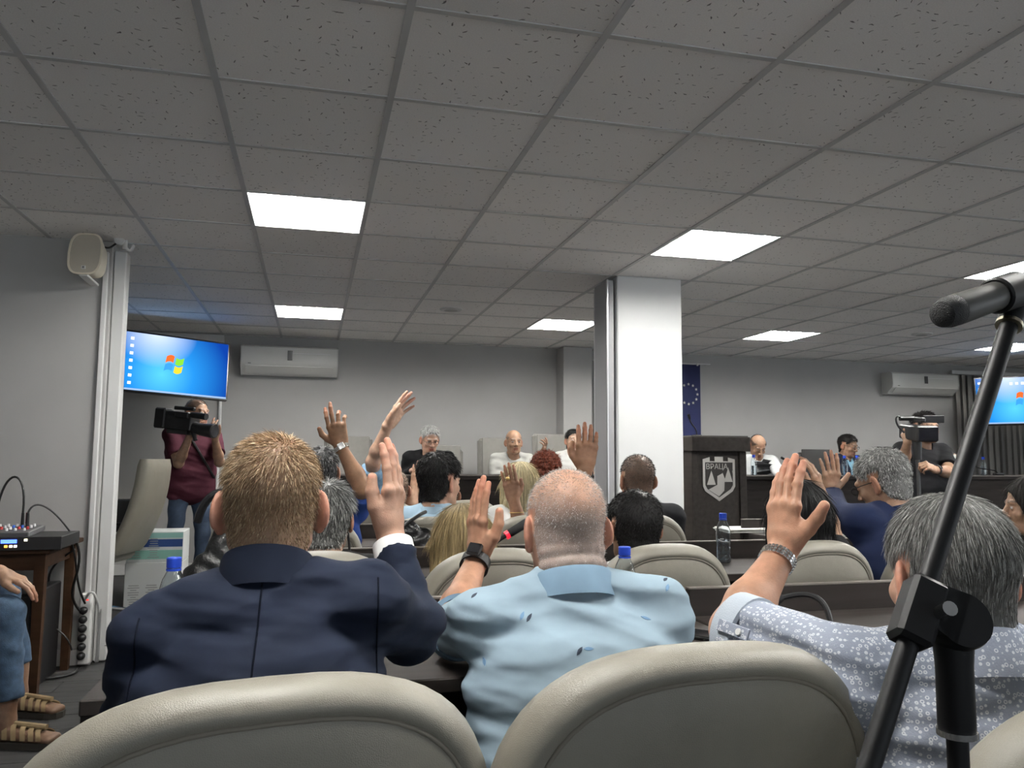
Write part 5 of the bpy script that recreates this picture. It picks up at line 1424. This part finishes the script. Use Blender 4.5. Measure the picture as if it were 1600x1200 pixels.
# ------------------------------------------------------------------ fourth row
person('person with a blue denim sleeve stretching a bare arm high', (618, 764, 4.9), yaw=R(0), skin='fair', sw=.17, shirt=dict(m=fabric('denim_light', (.20, .33, .46), var=.3, vs=50), seed=17, tk=.010, wr=.006), hair=dict(kind='short', c=(.05, .04, .03), n=1200, L=.015, w=.001, seed=151),
       arms=dict(L=dict(el=(583, 722, 4.55), wr=(606, 664, 4.5), fd=(.58, .1, .80), palm=(.55, -.75, -.45), pose=dict(bend=((2, 4, 3), (3, 5, 3), (8, 8, 5), (12, 8, 5)), spread=1.0, thumb=[(.024, .010, .022), (.040, .018, .050), (.046, .024, .078), (.046, .026, .100)]), h=.0036, sl=.92, slv='short', hs=1.22)))
person('person with one hand held up before the dark-haired head', (698, 772, 5.15), yaw=R(0), skin='mid', sw=.165, hs=.95, shirt=dict(m=blackc, seed=18), hair=dict(kind='short', c=(.04, .03, .02), n=1000, L=.02, w=.001, seed=161),
       arms=dict(L=dict(el=(640, 800, 5.0), wr=(648, 764, 5.05), fd=(.15, .0, 1), palm=(.55, .8, .1), pose='open', h=.004, slv='short', hs=1.0)))
person('person with red curly hair', (852, 736, 5.5), yaw=R(-4), skin='fair', sw=.18, shirt=dict(m=blackc, seed=19), hair=dict(kind='curly', c=(.13, .028, .012), seed=171))

# ------------------------------------------------------------------ the panel
PG = 'panel members'
def ptc(px, py, Y): v = aty(px, py, Y)-CAM; return (px, py, v.dot(CF))
person('white-haired panel member in black with glasses looking down', ptc(672, 686, 7.92), yaw=R(186), pitch=R(-20), skin='pink', hs=1.10, sw=.235, lean=.12, byaw=R(184), h=.009, face=True, glasses=True, group=PG, shirt=dict(m=blackc, long=True, seed=20, collar=(.064, .066, -.03, .040, .04)), seatz=.5,
       hair=dict(kind='cap', c=(.36, .36, .35), n=3000, L=.02, w=.0014, lift=.4, flow=.8, grey=.5, c2=(.6, .6, .58), th=.010, seed=181),
       arms=dict(R=dict(el=(632, 742, 7.95), wr=(645, 735, 7.55), fd=(.3, -1, .1), palm=(.2, 0, -1), pose='relaxed', h=.005)))
person('bald panel member in a white collarless shirt gesturing', ptc(803, 690, 8.0), yaw=R(180), pitch=R(-2), skin='tan', hs=1.05, sw=.215, lean=.08, byaw=R(178), h=.009, face=True, group=PG, shirt=dict(m=fabric('offwhite', (.40, .40, .375)), long=True, seed=21, collar=(.064, .066, -.03, .040, .04)),
       hair=dict(kind='short', bald=.045, c=(.10, .08, .065), n=2500, L=.005, w=.0008, seed=191),
       arms=dict(L=dict(el=(842, 742, 7.8), wr=(844, 712, 7.5), fd=(.45, -.2, .9), palm=(-.3, .2, 1), pose='half', h=.004, cuff=.15)))
person('dark-haired panel member in a white top beside the pilaster', ptc(896, 688, 8.1), yaw=R(175), skin='fair', hs=1.0, sw=.185, lean=.05, h=.009, face=True, group=PG, shirt=dict(m=whitec, seed=22), hair=dict(kind='cap', c=(.010, .009, .009), n=2500, L=.02, w=.0012, lift=.3, flow=1, th=.008, seed=201))
person('balding panel member in a pale striped jacket looking down', ptc(1184, 697, 8.05), yaw=R(172), pitch=R(-34), skin='tan', hs=1.08, sw=.225, lean=.10, byaw=R(172), h=.009, face=True, group=PG, shirt=dict(m=palejk, long=True, seed=23, tk=.012, name='jacket'),
       hair=dict(kind='short', bald=.062, c=(.03, .024, .02), n=3000, L=.009, w=.0010, seed=211), extra=lambda root, v, f, k: vneck(root, v, f, k, blackc, .055, .05, .38, 'dark_shirt'),
       arms=dict(L=dict(el=(1222, 748, 7.95), wr=(1230, 738, 8.05), fd=(-.3, -1, 0), palm=(0, 0, -1), pose='relaxed', h=.005)))
person('dark-haired panel member in a navy suit with glasses', ptc(1325, 696, 8.05), yaw=R(205), pitch=R(-16), skin='tan', hs=1.06, sw=.235, lean=.10, byaw=R(190), h=.009, face=True, glasses=True, group=PG, shirt=dict(m=fabric('navy_suit', (.014, .018, .035)), long=True, seed=24, tk=.012, name='jacket'),
       hair=dict(kind='cap', c=(.014, .012, .011), n=3000, L=.016, w=.0012, lift=.5, flow=.8, th=.009, seed=221), extra=lambda root, v, f, k: vneck(root, v, f, k, fabric('shirt_cyan', (.22, .42, .55)), .055, .02, .30, 'blue_shirt'))
person('panel member in white behind the camera operator lifting a cup', ptc(1475, 712, 8.1), yaw=R(178), skin='mid', hs=1.0, sw=.19, lean=.05, h=.010, face=True, group=PG, shirt=dict(m=whitec, long=True, seed=25), hair=dict(kind='cap', c=(.03, .025, .02), n=1500, L=.02, w=.0012, th=.008, seed=231),
       arms=dict(L=dict(el=(1505, 742, 9.6), wr=(1494, 724, 9.5), fd=(-.1, -.2, 1), palm=(-.8, -.5, 0), pose='grip', h=.005)))

# ------------------------------------------------------------------ camera operators
def cam1x(root, v, f, k):
    bv = tree(v, f); out = []
    for t_ in np.linspace(0, 1, 14):
        h_ = bv.ray_cast(CAM, (at(300+34*t_, 688+58*t_, 1)-CAM).normalized())
        if h_[0] is not None: out.append(h_[0]+h_[1]*.003)
    if len(out) > 3: MB().tube(out, .012, 6).build('chest_strap', mat('strap_black', (.008, .008, .009), .7), root, True)
person('standing cameraman in a maroon t-shirt and jeans', (308, 645, 6.95), yaw=R(-128), skin='tan', hs=1.06, sw=.225, lean=.02, byaw=R(-150), h=.008, face=True, group='camera operators', stand=True, trousers=jeans, shirt=dict(m=maroon, seed=26, tk=.010, wr=.005, name='t_shirt'), extra=cam1x,
       hair=dict(kind='short', c=(.02, .017, .015), n=3000, L=.008, w=.001, seed=241),
       arms=dict(R=dict(el=(279, 724, 6.72), wr=(296, 682, 6.62), fd=(.35, -.1, .7), palm=(.7, .5, .4), pose='relaxed', h=.004, slv='short', sl=.7),
                 L=dict(el=(343, 722, 6.85), wr=(336, 686, 6.68), fd=(-.2, -.2, .8), palm=(.1, .3, 1), pose='half', h=.004, slv='short', sl=.7)))
person('standing camera operator in a black t-shirt with a wrist band', (1446, 668, 6.2), yaw=R(180), pitch=R(-3), skin='mid', hs=1.0, sw=.225, lean=.0, byaw=R(182), h=.008, face=True, group='camera operators', stand=True, shirt=dict(m=blackc, seed=27, tk=.010, name='t_shirt', collar=(.064, .066, -.03, .040, .04)), trousers=(.012, .012, .014),
       hair=dict(kind='cap', c=(.012, .010, .010), n=2500, L=.02, w=.0012, th=.010, seed=251),
       arms=dict(R=dict(el=(1412, 720, 6.05), wr=(1418, 690, 5.92), fd=(.15, -.1, 1), palm=(.6, .6, .3), pose='grip', h=.004, slv='short', sl=.55),
                 L=dict(el=(1484, 738, 6.0), wr=(1462, 734, 5.80), fd=(-.9, -.1, .35), palm=(-.2, .6, -.5), pose='grip', h=.004, slv='short', sl=.75, watch=dict(off=.02, bw=.010, r=(.035, .031)))))

# shoulder camera of the cameraman
cd = nrm(CR*.95-CF*.30+CU*-.06)      # lens direction
def cbox(root, name, c, size, m, bev=.006, dirv=None):
    d = nrm(dirv if dirv is not None else cd); z = nrm(UP-d*(UP@d)); y = np.cross(z, d)
    return MB().box(c, size, bev, Matrix((d, y, z)).transposed()).build(name, m, root)
cam_m = mat('camcorder_black', (.010, .010, .011), .4); lens_m = mat('lens_glass', (.01, .01, .014), .08)
o = A(at(288, 658, 6.55))
t = empty('shoulder_camera', tuple(o), 0, 'black shoulder camera held by the cameraman in maroon', 'video camera', 'video cameras')
cbox(t, 'body', o-cd*.02, (.26, .12, .15), cam_m); cbox(t, 'battery', o-cd*.21+UP*.01, (.11, .11, .17), cam_m, .012)
cbox(t, 'viewfinder', o+cd*.02+UP*.055-A(CF)*.06, (.13, .06, .05), cam_m); cbox(t, 'top_handle', o+UP*.105, (.2, .03, .03), cam_m)
MB().tube([o+cd*.10+UP*.06-A(CF)*.05, o+cd*.24+UP*.055-A(CF)*.05], [.024, .028], 14).build('viewfinder_tube', cam_m, t, True)
MB().tube([o+cd*.10-UP*.04, o+cd*.16-UP*.055, o+cd*.28-UP*.06, o+cd*.30-UP*.06], [.045, .05, .058, .058], 20).build('lens', cam_m, t, True)
MB().tube([o+cd*.298-UP*.06, o+cd*.303-UP*.06], .05, 20).build('lens_glass', lens_m, t, True)
MB().tube([o+cd*.08-UP*.05, o+cd*.12-UP*.15], .018, 10).build('grip', cam_m, t, True); cbox(t, 'shoulder_pad', o-cd*.04-UP*.09, (.2, .09, .04), mat('rubber_black', (.012, .012, .012), .7))
o = A(at(1432, 676, 5.85)); c2 = nrm(-A(CF)*.97-CR*.1)
t = empty('video_camera', tuple(o), 0, 'black video camera on a monopod in front of the operator in black', 'video camera', 'video cameras')
cbox(t, 'body', o+A(CF)*.06, (.26, .10, .11), cam_m, .01, c2); cbox(t, 'lens_hood', o-A(CF)*.12, (.10, .15, .115), cam_m, .01, c2)
cbox(t, 'hood_opening', o-A(CF)*.172, (.006, .13, .095), lens_m, 0, c2)
cbox(t, 'top_handle', o+UP*.10-A(CF)*.03, (.2, .035, .035), cam_m, .008, c2); cbox(t, 'flip_screen', o+CR*.13+UP*.10, (.012, .15, .055), cam_m, .003, c2)
MB().tube([o+UP*.105-CR*.02, o+UP*.105-CR*.12], .018, 10).build('microphone_holder', cam_m, t, True)
MB().tube(bez(o+UP*.105-CR*.10, o+UP*.16-CR*.16, o+UP*.06-CR*.17, o-UP*.0-CR*.09, 14), .007, 6).build('camera_cable', cam_m, t, True)
MB().tube([o-UP*.05, o-UP*.20], [.035, .028], 12).build('fluid_head', cam_m, t, True)
MB().tube([o-UP*.19, np.array((o[0], o[1], .02))], .014, 10).build('monopod_leg', mat('monopod', (.08, .08, .08), .35, metal=.6), t, True)
# cup lifted at the panel
o = at(1489, 722, 9.4)
thing('cup', MB().lathe([(.001, 0), (.028, 0), (.036, .09), (.033, .09), (.026, .006), (.001, .006)], o, 18), mat('cup_white', (.75, .75, .73), .4), 'white cup lifted at the panel behind the black-clad operator', 'cup', smooth=True)

# ------------------------------------------------------------------ seated person at the left edge: jeans and sandals
def left_sitter():
    hd = (-150, 745, 3.5)
    r = person('person in jeans and woven sandals sitting by the sound table', hd, yaw=R(-65), skin='tan', sw=.20, lean=.10, byaw=R(-70), shirt=dict(m=fabric('sitter_shirt', (.12, .11, .10)), seed=29), hair=dict(kind='short', c=(.05, .04, .03), n=1200, L=.015, w=.001, seed=261), legs=False,
               arms=dict(L=dict(el=(-75, 900, 3.35), wr=(0, 893, 3.40), fd=(.9, .0, -.45), palm=(-.2, .1, -1), pose='relaxed', h=.0036, slv='short', hs=1.1)))
    tm = mat('jeans_light', (.042, .075, .125), .85, var=.3, vscale=30, bump=.4, bscale=350)
    hipA = A(at(-170, 955, 3.45)); hipB = A(at(-190, 940, 3.75))
    knA = A(at(8, 958, 3.35)); knB = A(at(2, 920, 3.72)); anA = A(at(10, 1092, 3.30)); anB = A(at(30, 1040, 3.70))
    TP = [cap(hipA, knA, .085, .072, .03), cap(knA, anA, .070, .062, .03, flat=True), cap(hipB, knB, .085, .070, .03), cap(knB, anB, .068, .058, .03, flat=True), cap(hipA, hipB, .11, .11, .05)]
    def d2(X, Y, Z): return .0045*np.sin(Z*45+2*np.sin(X*20+Z*12)+Y*14)*np.sin(X*12+Z*15)
    v, f = surf(TP, .008, d2); link('jeans', mesh_np('jeans', v, f), tm, r)
    sk = np.array(SK['tan'])*.6; cap_s = mat('sandal_tan', (.30, .215, .115), .6, var=.12, vscale=30); sole = mat('sandal_sole', (.03, .025, .02), .7)
    for an, fx in ((anA, at(62, 1150, 3.28)), (anB, at(82, 1090, 3.66))):
        ft = A(fx); ft[2] = .04; an2 = an.copy(); an2[2] = .10
        d = nrm((ft-an2)*np.array((1, 1, 0))); sd = np.cross(UP, d)
        heel = an2-d*.04; heel[2] = .045; toe = heel+d*.25; toe[2] = .035
        v, f = surf([cap(an, an2, .042, .040, .02), cap(an2, heel, .04, .036, .02), eco(heel+d*.02+UP*.012, toe, sd, .036, .034, .046, .020, .02)], .006)
        link('foot', mesh_np('foot', v, f, None, np.tile(sk, (len(v), 1))), skin_m, r)
        MB().prism([(-.05, -.035), (.0, -.042), (.12, -.048), (.22, -.05), (.27, -.03), (.28, 0), (.27, .03), (.22, .05), (.12, .046), (0, .042), (-.05, .035)], lambda u, w, k: heel*np.array((1, 1, 0))+d*u+sd*w+UP*(.002+.026*k)).build('sandal_sole', sole, r)
        for q, (t0, rx, rz) in enumerate(((.0, .042, .060), (.06, .046, .062), (.10, .050, .052), (.14, .052, .044), (.175, .052, .038), (.205, .050, .032))):
            pts = [heel+d*(t0+.012*math.cos(a*2))+sd*rx*math.cos(a)+UP*(-.02+rz*math.sin(a)+(.02 if q == 0 else .012)) for a in np.linspace(.05, PI-.05, 14)]
            mb = MB(); n = 14; vs = []; fs = []
            for p_ in pts:
                for (e, zz) in ((-.011, 0), (.011, 0), (.011, .005), (-.011, .005)): vs.append(p_+d*e+UP*zz)
            for i in range(n-1):
                for e in range(4): fs.append((4*i+e, 4*i+4+e, 4*i+4+(e+1) % 4, 4*i+(e+1) % 4))
            mb.add(vs, fs).build('sandal_strap', cap_s, r, True)
        MB().tube([heel+d*.03+UP*.05, heel+d*.22+UP*.035], .012, 8).build('sandal_strap', cap_s, r, True)
left_sitter()
_p = at(-180, 950, 3.6); _bf = Vector((math.sin(R(70)), math.cos(R(70)), 0))
place_chair(_p.x-_bf.x*.24, _p.y-_bf.y*.24, R(-70), 'beige leather chair of the person in jeans beside the sound table')
# ================================================================== corner with the sound desk
brown_m = plank_mat('brown_wood', (.045, .021, .010), .12, 1)
t = empty('sound_table', (-1.9, 4.8, 0), 0, 'brown wooden table against the partition carrying sound gear', 'table')
TX0, TX1, TY0, TY1, TZ = -2.7, -1.27, 4.5, 5.12, .73
MB().box(((TX0+TX1)/2, (TY0+TY1)/2, TZ-.012), (TX1-TX0, TY1-TY0, .024), .004).build('top', brown_m, t)
MB().box(((TX0+TX1)/2, TY0+.05, TZ-.065), (TX1-TX0-.1, .02, .085)).build('apron', brown_m, t)
MB().box((TX1-.06, (TY0+TY1)/2, TZ-.065), (.02, TY1-TY0-.1, .085)).build('apron', brown_m, t)
lm = MB().prism([(-.026, -.026), (.026, -.026), (.026, .026), (-.026, .026)], lambda u, v, k: (u*(1-.25*(1-k)), v*(1-.25*(1-k)), k*(TZ-.024))).mesh('leg'); lm.materials.append(brown_m)
for x in (TX0+.05, TX1-.05):
    for y in (TY0+.05, TY1-.05):
        o = link('leg', lm, None, t); o.location = (x, y, 0)
case_m = mat('rack_black', (.012, .012, .013), .4)
t = empty('rack_processor', (-1.52, 4.6, TZ), 0, 'black rack unit with blue displays on the sound table', 'audio unit')
MB().box((-1.50, 4.66, TZ+.032), (.56, .34, .062), .003).build('case', case_m, t)
MB().box((-1.50, 4.485, TZ+.032), (.57, .008, .064), .001).build('front_plate', mat('rack_plate', (.02, .02, .021), .35), t)
blue_e = mat('lcd_blue', (.02, .03, .2), .3, emit=(.05, .12, 1), estr=2.2)
MB().box((-1.45, 4.479, TZ+.044), (.07, .004, .018)).build('display', blue_e, t); MB().box((-1.745, 4.479, TZ+.036), (.08, .004, .022)).build('display', blue_e, t)
for x, c in ((-1.462, (1, .35, .05)), (-1.44, (1, .75, .5)), (-1.42, (.6, .6, .6)), (-1.375, (.9, .85, .6))):
    MB().box((x, 4.479, TZ+(.02 if x < -1.4 else .05)), (.014, .005, .012), .001).build('button', mat('btn%.3f' % x, c, .4, emit=c, estr=1.2), t)
for k in range(5): MB().box((-1.66+k*.03, 4.479, TZ+.03), (.012, .004, .006)).build('button', mat('btn_dim', (.06, .06, .065), .4), t)
t = empty('audio_mixer', (-1.55, 4.68, TZ+.063), 0, 'small audio mixer with knobs on top of the black rack unit', 'audio mixer')
mx0 = -1.70; mxm = mat('mixer_grey', (.10, .10, .105), .45)
MB().box((-1.55, 4.66, TZ+.078), (.34, .26, .028), .004, Matrix.Rotation(.06, 3, 'X')).build('case', mxm, t)
kn = [mat('knob_white', (.7, .7, .7), .4), mat('knob_blue', (.05, .15, .6), .4), mat('knob_red', (.5, .04, .04), .4)]
for r in range(4):
    for k in range(8):
        MB().lathe([(.008, 0), (.0065, .014), (.001, .014)], (-1.69+k*.04, 4.56+r*.05, TZ+.090+r*.003), 8).build('knob', kn[(k*3+r*5) % 3 if (k+r) % 3 else 0], t)
for k, (x, y, c) in enumerate(((-1.70, 4.74, black_m), (-1.66, 4.76, metal_m), (-1.60, 4.74, black_m), (-1.47, 4.72, black_m), (-1.455, 4.74, mat('plug_red', (.25, .01, .03), .4)), (-1.44, 4.7, black_m))):
    MB().tube([(x, y, TZ+.09), (x, y, TZ+.17)], [.009, .007], 8).build('plug', c, t, True)
cab_m = mat('cable_black', (.012, .012, .012), .5)
def cable(pts, r, label, m=cab_m):
    return thing('cable', MB().tube(pts, r, 6), m, label, 'cable', 'loose cables by the sound table', True)
cable(bez((-1.60, 4.74, TZ+.17), (-1.58, 4.74, TZ+.42), (-1.46, 4.73, TZ+.42), (-1.47, 4.72, TZ+.17), 16), .006, 'black cable looping high over the audio mixer')
cable(bez((-1.44, 4.7, TZ+.17), (-1.42, 4.72, TZ+.26), (-1.33, 4.75, TZ+.2), (-1.235, 4.82, TZ+.01), 16), .005, 'black cable falling from the mixer over the table edge')
cable(bez((-1.70, 4.74, TZ+.17), (-1.69, 4.76, TZ+.22), (-1.63, 4.78, TZ+.22), (-1.66, 4.76, TZ+.17), 12), .004, 'thin black cable curled between two mixer plugs')
cable(bez((-1.24, 4.85, TZ), (-1.18, 4.9, .55), (-1.36, 4.98, .45), (-1.24, 5.08, .30), 18), .007, 'thick black cable hanging beside the table leg')
cable(bez((-1.25, 4.8, TZ), (-1.22, 4.85, .6), (-1.28, 5.0, .5), (-1.235, 5.08, .36), 18), .006, 'black cable hanging to the power strip switch')
cable(bez((-1.27, 4.95, TZ-.05), (-1.55, 5.0, .5), (-1.30, 5.05, .45), (-1.42, 5.08, .05), 20), .006, 'black cable snaking behind the table leg')
cable(bez((-1.45, 5.1, .5), (-1.5, 5.05, .2), (-1.3, 4.95, .3), (-1.27, 5.0, .12), 18), .005, 'black cable crossing low behind the table leg')
cable(bez((-1.52, 5.02, .25), (-1.42, 5.0, .02), (-1.30, 4.95, .35), (-1.45, 4.9, .02), 18), .004, 'grey cable coiled on the floor beside the power strip', mat('cable_grey', (.35, .35, .34), .5))
cable(bez((-1.5, 4.95, .012), (-1.35, 4.75, .012), (-1.2, 4.9, .012), (-1.24, 5.0, .012), 18), .008, 'black cable lying on the floor under the power strip')
cable(bez((-1.235, 5.075, .38), (-1.20, 5.02, .46), (-1.17, 5.05, .44), (-1.17, 5.12, .30), 14), .007, 'white cable arching from the power strip to the trunking', trim_m)
cable(bez((-1.10, 5.1, .01), (-1.02, 4.98, .02), (-1.02, 5.02, .15), (-1.12, 5.1, .12), 14), .009, 'white cable looped at the foot of the trunking', trim_m)
t = empty('power_strip', (-1.235, 5.11, .0), 0, 'white power strip with black plugs and red switch standing on the wall', 'power strip')
MB().box((-1.235, 5.115, .215), (.062, .042, .40), .006, Matrix.Rotation(.03, 3, 'X')).build('body', mat('strip_white', (.9, .9, .88), .4), t)
for k in range(6):
    z = .065+k*.051
    MB().lathe([(.022, 0), (.022, .012), (.018, .028), (.010, .034), (.001, .034)], (-1.243, 5.093, z), 14, Matrix.Rotation(PI/2, 3, 'X')).build('plug', black_m, t, True)
MB().box((-1.235, 5.094, .385), (.034, .010, .024), .002).build('switch', mat('switch_red', (.5, .01, .01), .3, emit=(1, .03, .02), estr=.9), t)
thing('floor_socket_bar', MB().tube([(-1.17, 5.13, .02), (-1.17, 5.13, .32)], .012, 10), mat('alu', (.72, .72, .72), .3, metal=.8), 'thin metal pipe rising at the foot of the trunking', 'pipe', smooth=True)
t = empty('computer_case', (-1.75, 4.85, 0), 0, 'black computer case under the sound table', 'computer')
MB().box((-1.56, 4.80, .25), (.42, .46, .50), .006).build('case', case_m, t); MB().box((-1.56, 4.565, .25), (.40, .01, .48), .003).build('front', mat('rack_plate', (.02, .02, .021), .35), t)

# tall office chair beyond the partition, turned side-on
p = at(196, 830, 5.95)
t = empty('office_chair', (p.x, p.y, 0), R(76), 'tall beige office chair beyond the partition, turned sideways', 'chair')
n = 14; vs = []; fs = []
for i in range(n+1):
    v = i/n; z = .48+.70*v; wx = .235*(1-.10*v**3); y = -.20*v-.05*math.sin(v*PI)
    for k in range(16):
        a = 2*PI*k/16; cx, sy = math.cos(a), math.sin(a)
        th = .055*(1 if .03 < v < .97 else .7)
        vs.append((math.copysign(abs(cx)**.35, cx)*wx, y+math.copysign(abs(sy)**.6, sy)*th, z))
for i in range(n):
    for k in range(16): fs.append((i*16+k, i*16+(k+1) % 16, (i+1)*16+(k+1) % 16, (i+1)*16+k))
fs.append(tuple(range(15, -1, -1))); fs.append(tuple(n*16+k for k in range(16)))
MB().add(vs, fs).build('backrest', lea_m, t, True, True, 50)
MB().box((0, .27, .46), (.5, .5, .10), .035).build('seat', lea_m, t, False, True)
MB().tube([(0, .25, .08), (0, .25, .42)], .03, 10).build('column', metal_m, t, True, True)
for s in (-1, 1): MB().tube([(s*.27, .0, .50), (s*.29, .05, .66), (s*.29, .30, .67), (s*.27, .33, .48)], .018, 8).build('armrest', black_m, t, True, True)
for k in range(5):
    a = 2*PI*k/5; MB().tube([(0, .25, .09), (.3*math.cos(a), .25+.3*math.sin(a), .04)], .018, 8).build('leg', mat('chrome', (.6, .6, .6), .2, metal=1), t, True, True)
# printed cartons behind the cameraman
def carton(x0, x1, y0, y1, z0, z1, label, m, bands):
    t = empty('carton', ((x0+x1)/2, (y0+y1)/2, z0), 0, label, 'box', 'printed cartons by the wall')
    MB().box(((x0+x1)/2, (y0+y1)/2, (z0+z1)/2), (x1-x0, y1-y0, z1-z0), .004).build('box', m, t)
    for (zz, hh, c) in bands: MB().box(((x0+x1)/2, y0-.001, z0+zz), (x1-x0-.01, .004, hh)).build('printed_band', mat('band%s' % (c,), c, .6), t)
    for k in range(9):
        w = random.uniform(.04, .09)
        for q in (0, 1): MB().box((x0+.07+q*.13, y0-.002, z0+.04+k*.018), (w, .004, .006)).build('printed_line', mat('print_grey', (.3, .31, .31), .7), t)
white_c = mat('carton_white', (.62, .64, .63), .7)
p = at(243, 870, 6.3)
carton(p.x-.22, p.x+.20, p.y, p.y+.35, 0, .36, 'white printed carton below the turquoise one', white_c, ())
carton(p.x-.22, p.x+.20, p.y+.02, p.y+.35, .36, .60, 'white carton with turquoise and blue bands on top of another', white_c, ((.06, .07, (.25, .5, .42)), (.15, .06, (.02, .06, .22)), (.21, .04, (.3, .55, .5))))
t = thing('wall_monitor', MB().box(at(195, 805, 6.6), (.3, .22, .26), .01), case_m, 'dark monitor standing behind the tall office chair', 'monitor')

# bags
def blob_bag(name, ps, h, m, label, seed, amp=.006, extra=None, cat='bag'):
    def disp(X, Y, Z):
        return amp*np.sin(X*70+2*np.sin(Z*40)+seed)*np.sin(Z*55+np.sin(Y*60+X*30)*1.5)
    V, F = surf(ps, h, disp)
    t = empty(name, tuple(V.min(0)), 0, label, cat)
    link('body', mesh_np(name, V, F), m, t)
    return t, V, F
bagm = mat('bag_black', (.012, .012, .013), .35, bump=.4, bscale=60)
c = Vector((.43, 3.40, .80))
t, V, F = blob_bag('studded_bag', [ell(c, (.13, .05, .11), k=.03), ell(c+V3(.08, -.01, -.06), (.10, .05, .09), k=.03), ell(c+V3(-.05, 0, .08), (.07, .04, .06), k=.03)], .006, bagm, 'black studded bag hanging on the back of a beige chair', 1)
MB().tube(bez(c+V3(-.12, -.02, .02), c+V3(-.1, -.07, .10), c+V3(0, -.06, .16), c+V3(.05, .03, .17), 14), .008, 8).build('strap', bagm, t, True)
MB().tube(bez(c+V3(.12, -.03, -.04), c+V3(.02, -.09, .02), c+V3(-.1, -.07, .06), c+V3(-.12, .0, .10), 14), .009, 8).build('strap', bagm, t, True)
N_ = vnormals(V, F); ids = [i for i in RNG.choice(len(V), 900, replace=False) if N_[i][1] < -.3][:110]
mb = MB()
for i in ids: mb.ellipsoid(V[i], (.0035, .0035, .0035), 6, 4)
o = mb.build('stud', mat('stud_silver', (.6, .6, .6), .25, metal=1), t); o['kind'] = 'stuff'
c = at(322, 868, 1.98); c.z = DZ+.225
t, V, F = blob_bag('sequinned_bag', [ell(c+V3(.02, 0, -.12), (.085, .055, .105), k=.04), ell(c+V3(.05, .01, -.02), (.045, .04, .085), k=.04), ell(c+V3(.08, .0, -.12), (.06, .05, .10), k=.04)], .006, mat('bag_gloss', (.006, .006, .006), .5, bump=.6, bscale=120), 'glossy black bag standing beside the blond head', 3)
MB().tube(bez(c+V3(-.02, -.03, .06), c+V3(.0, -.06, .16), c+V3(.08, -.05, .16), c+V3(.10, 0, .04), 14), .010, 8).build('strap', bagm, t, True)
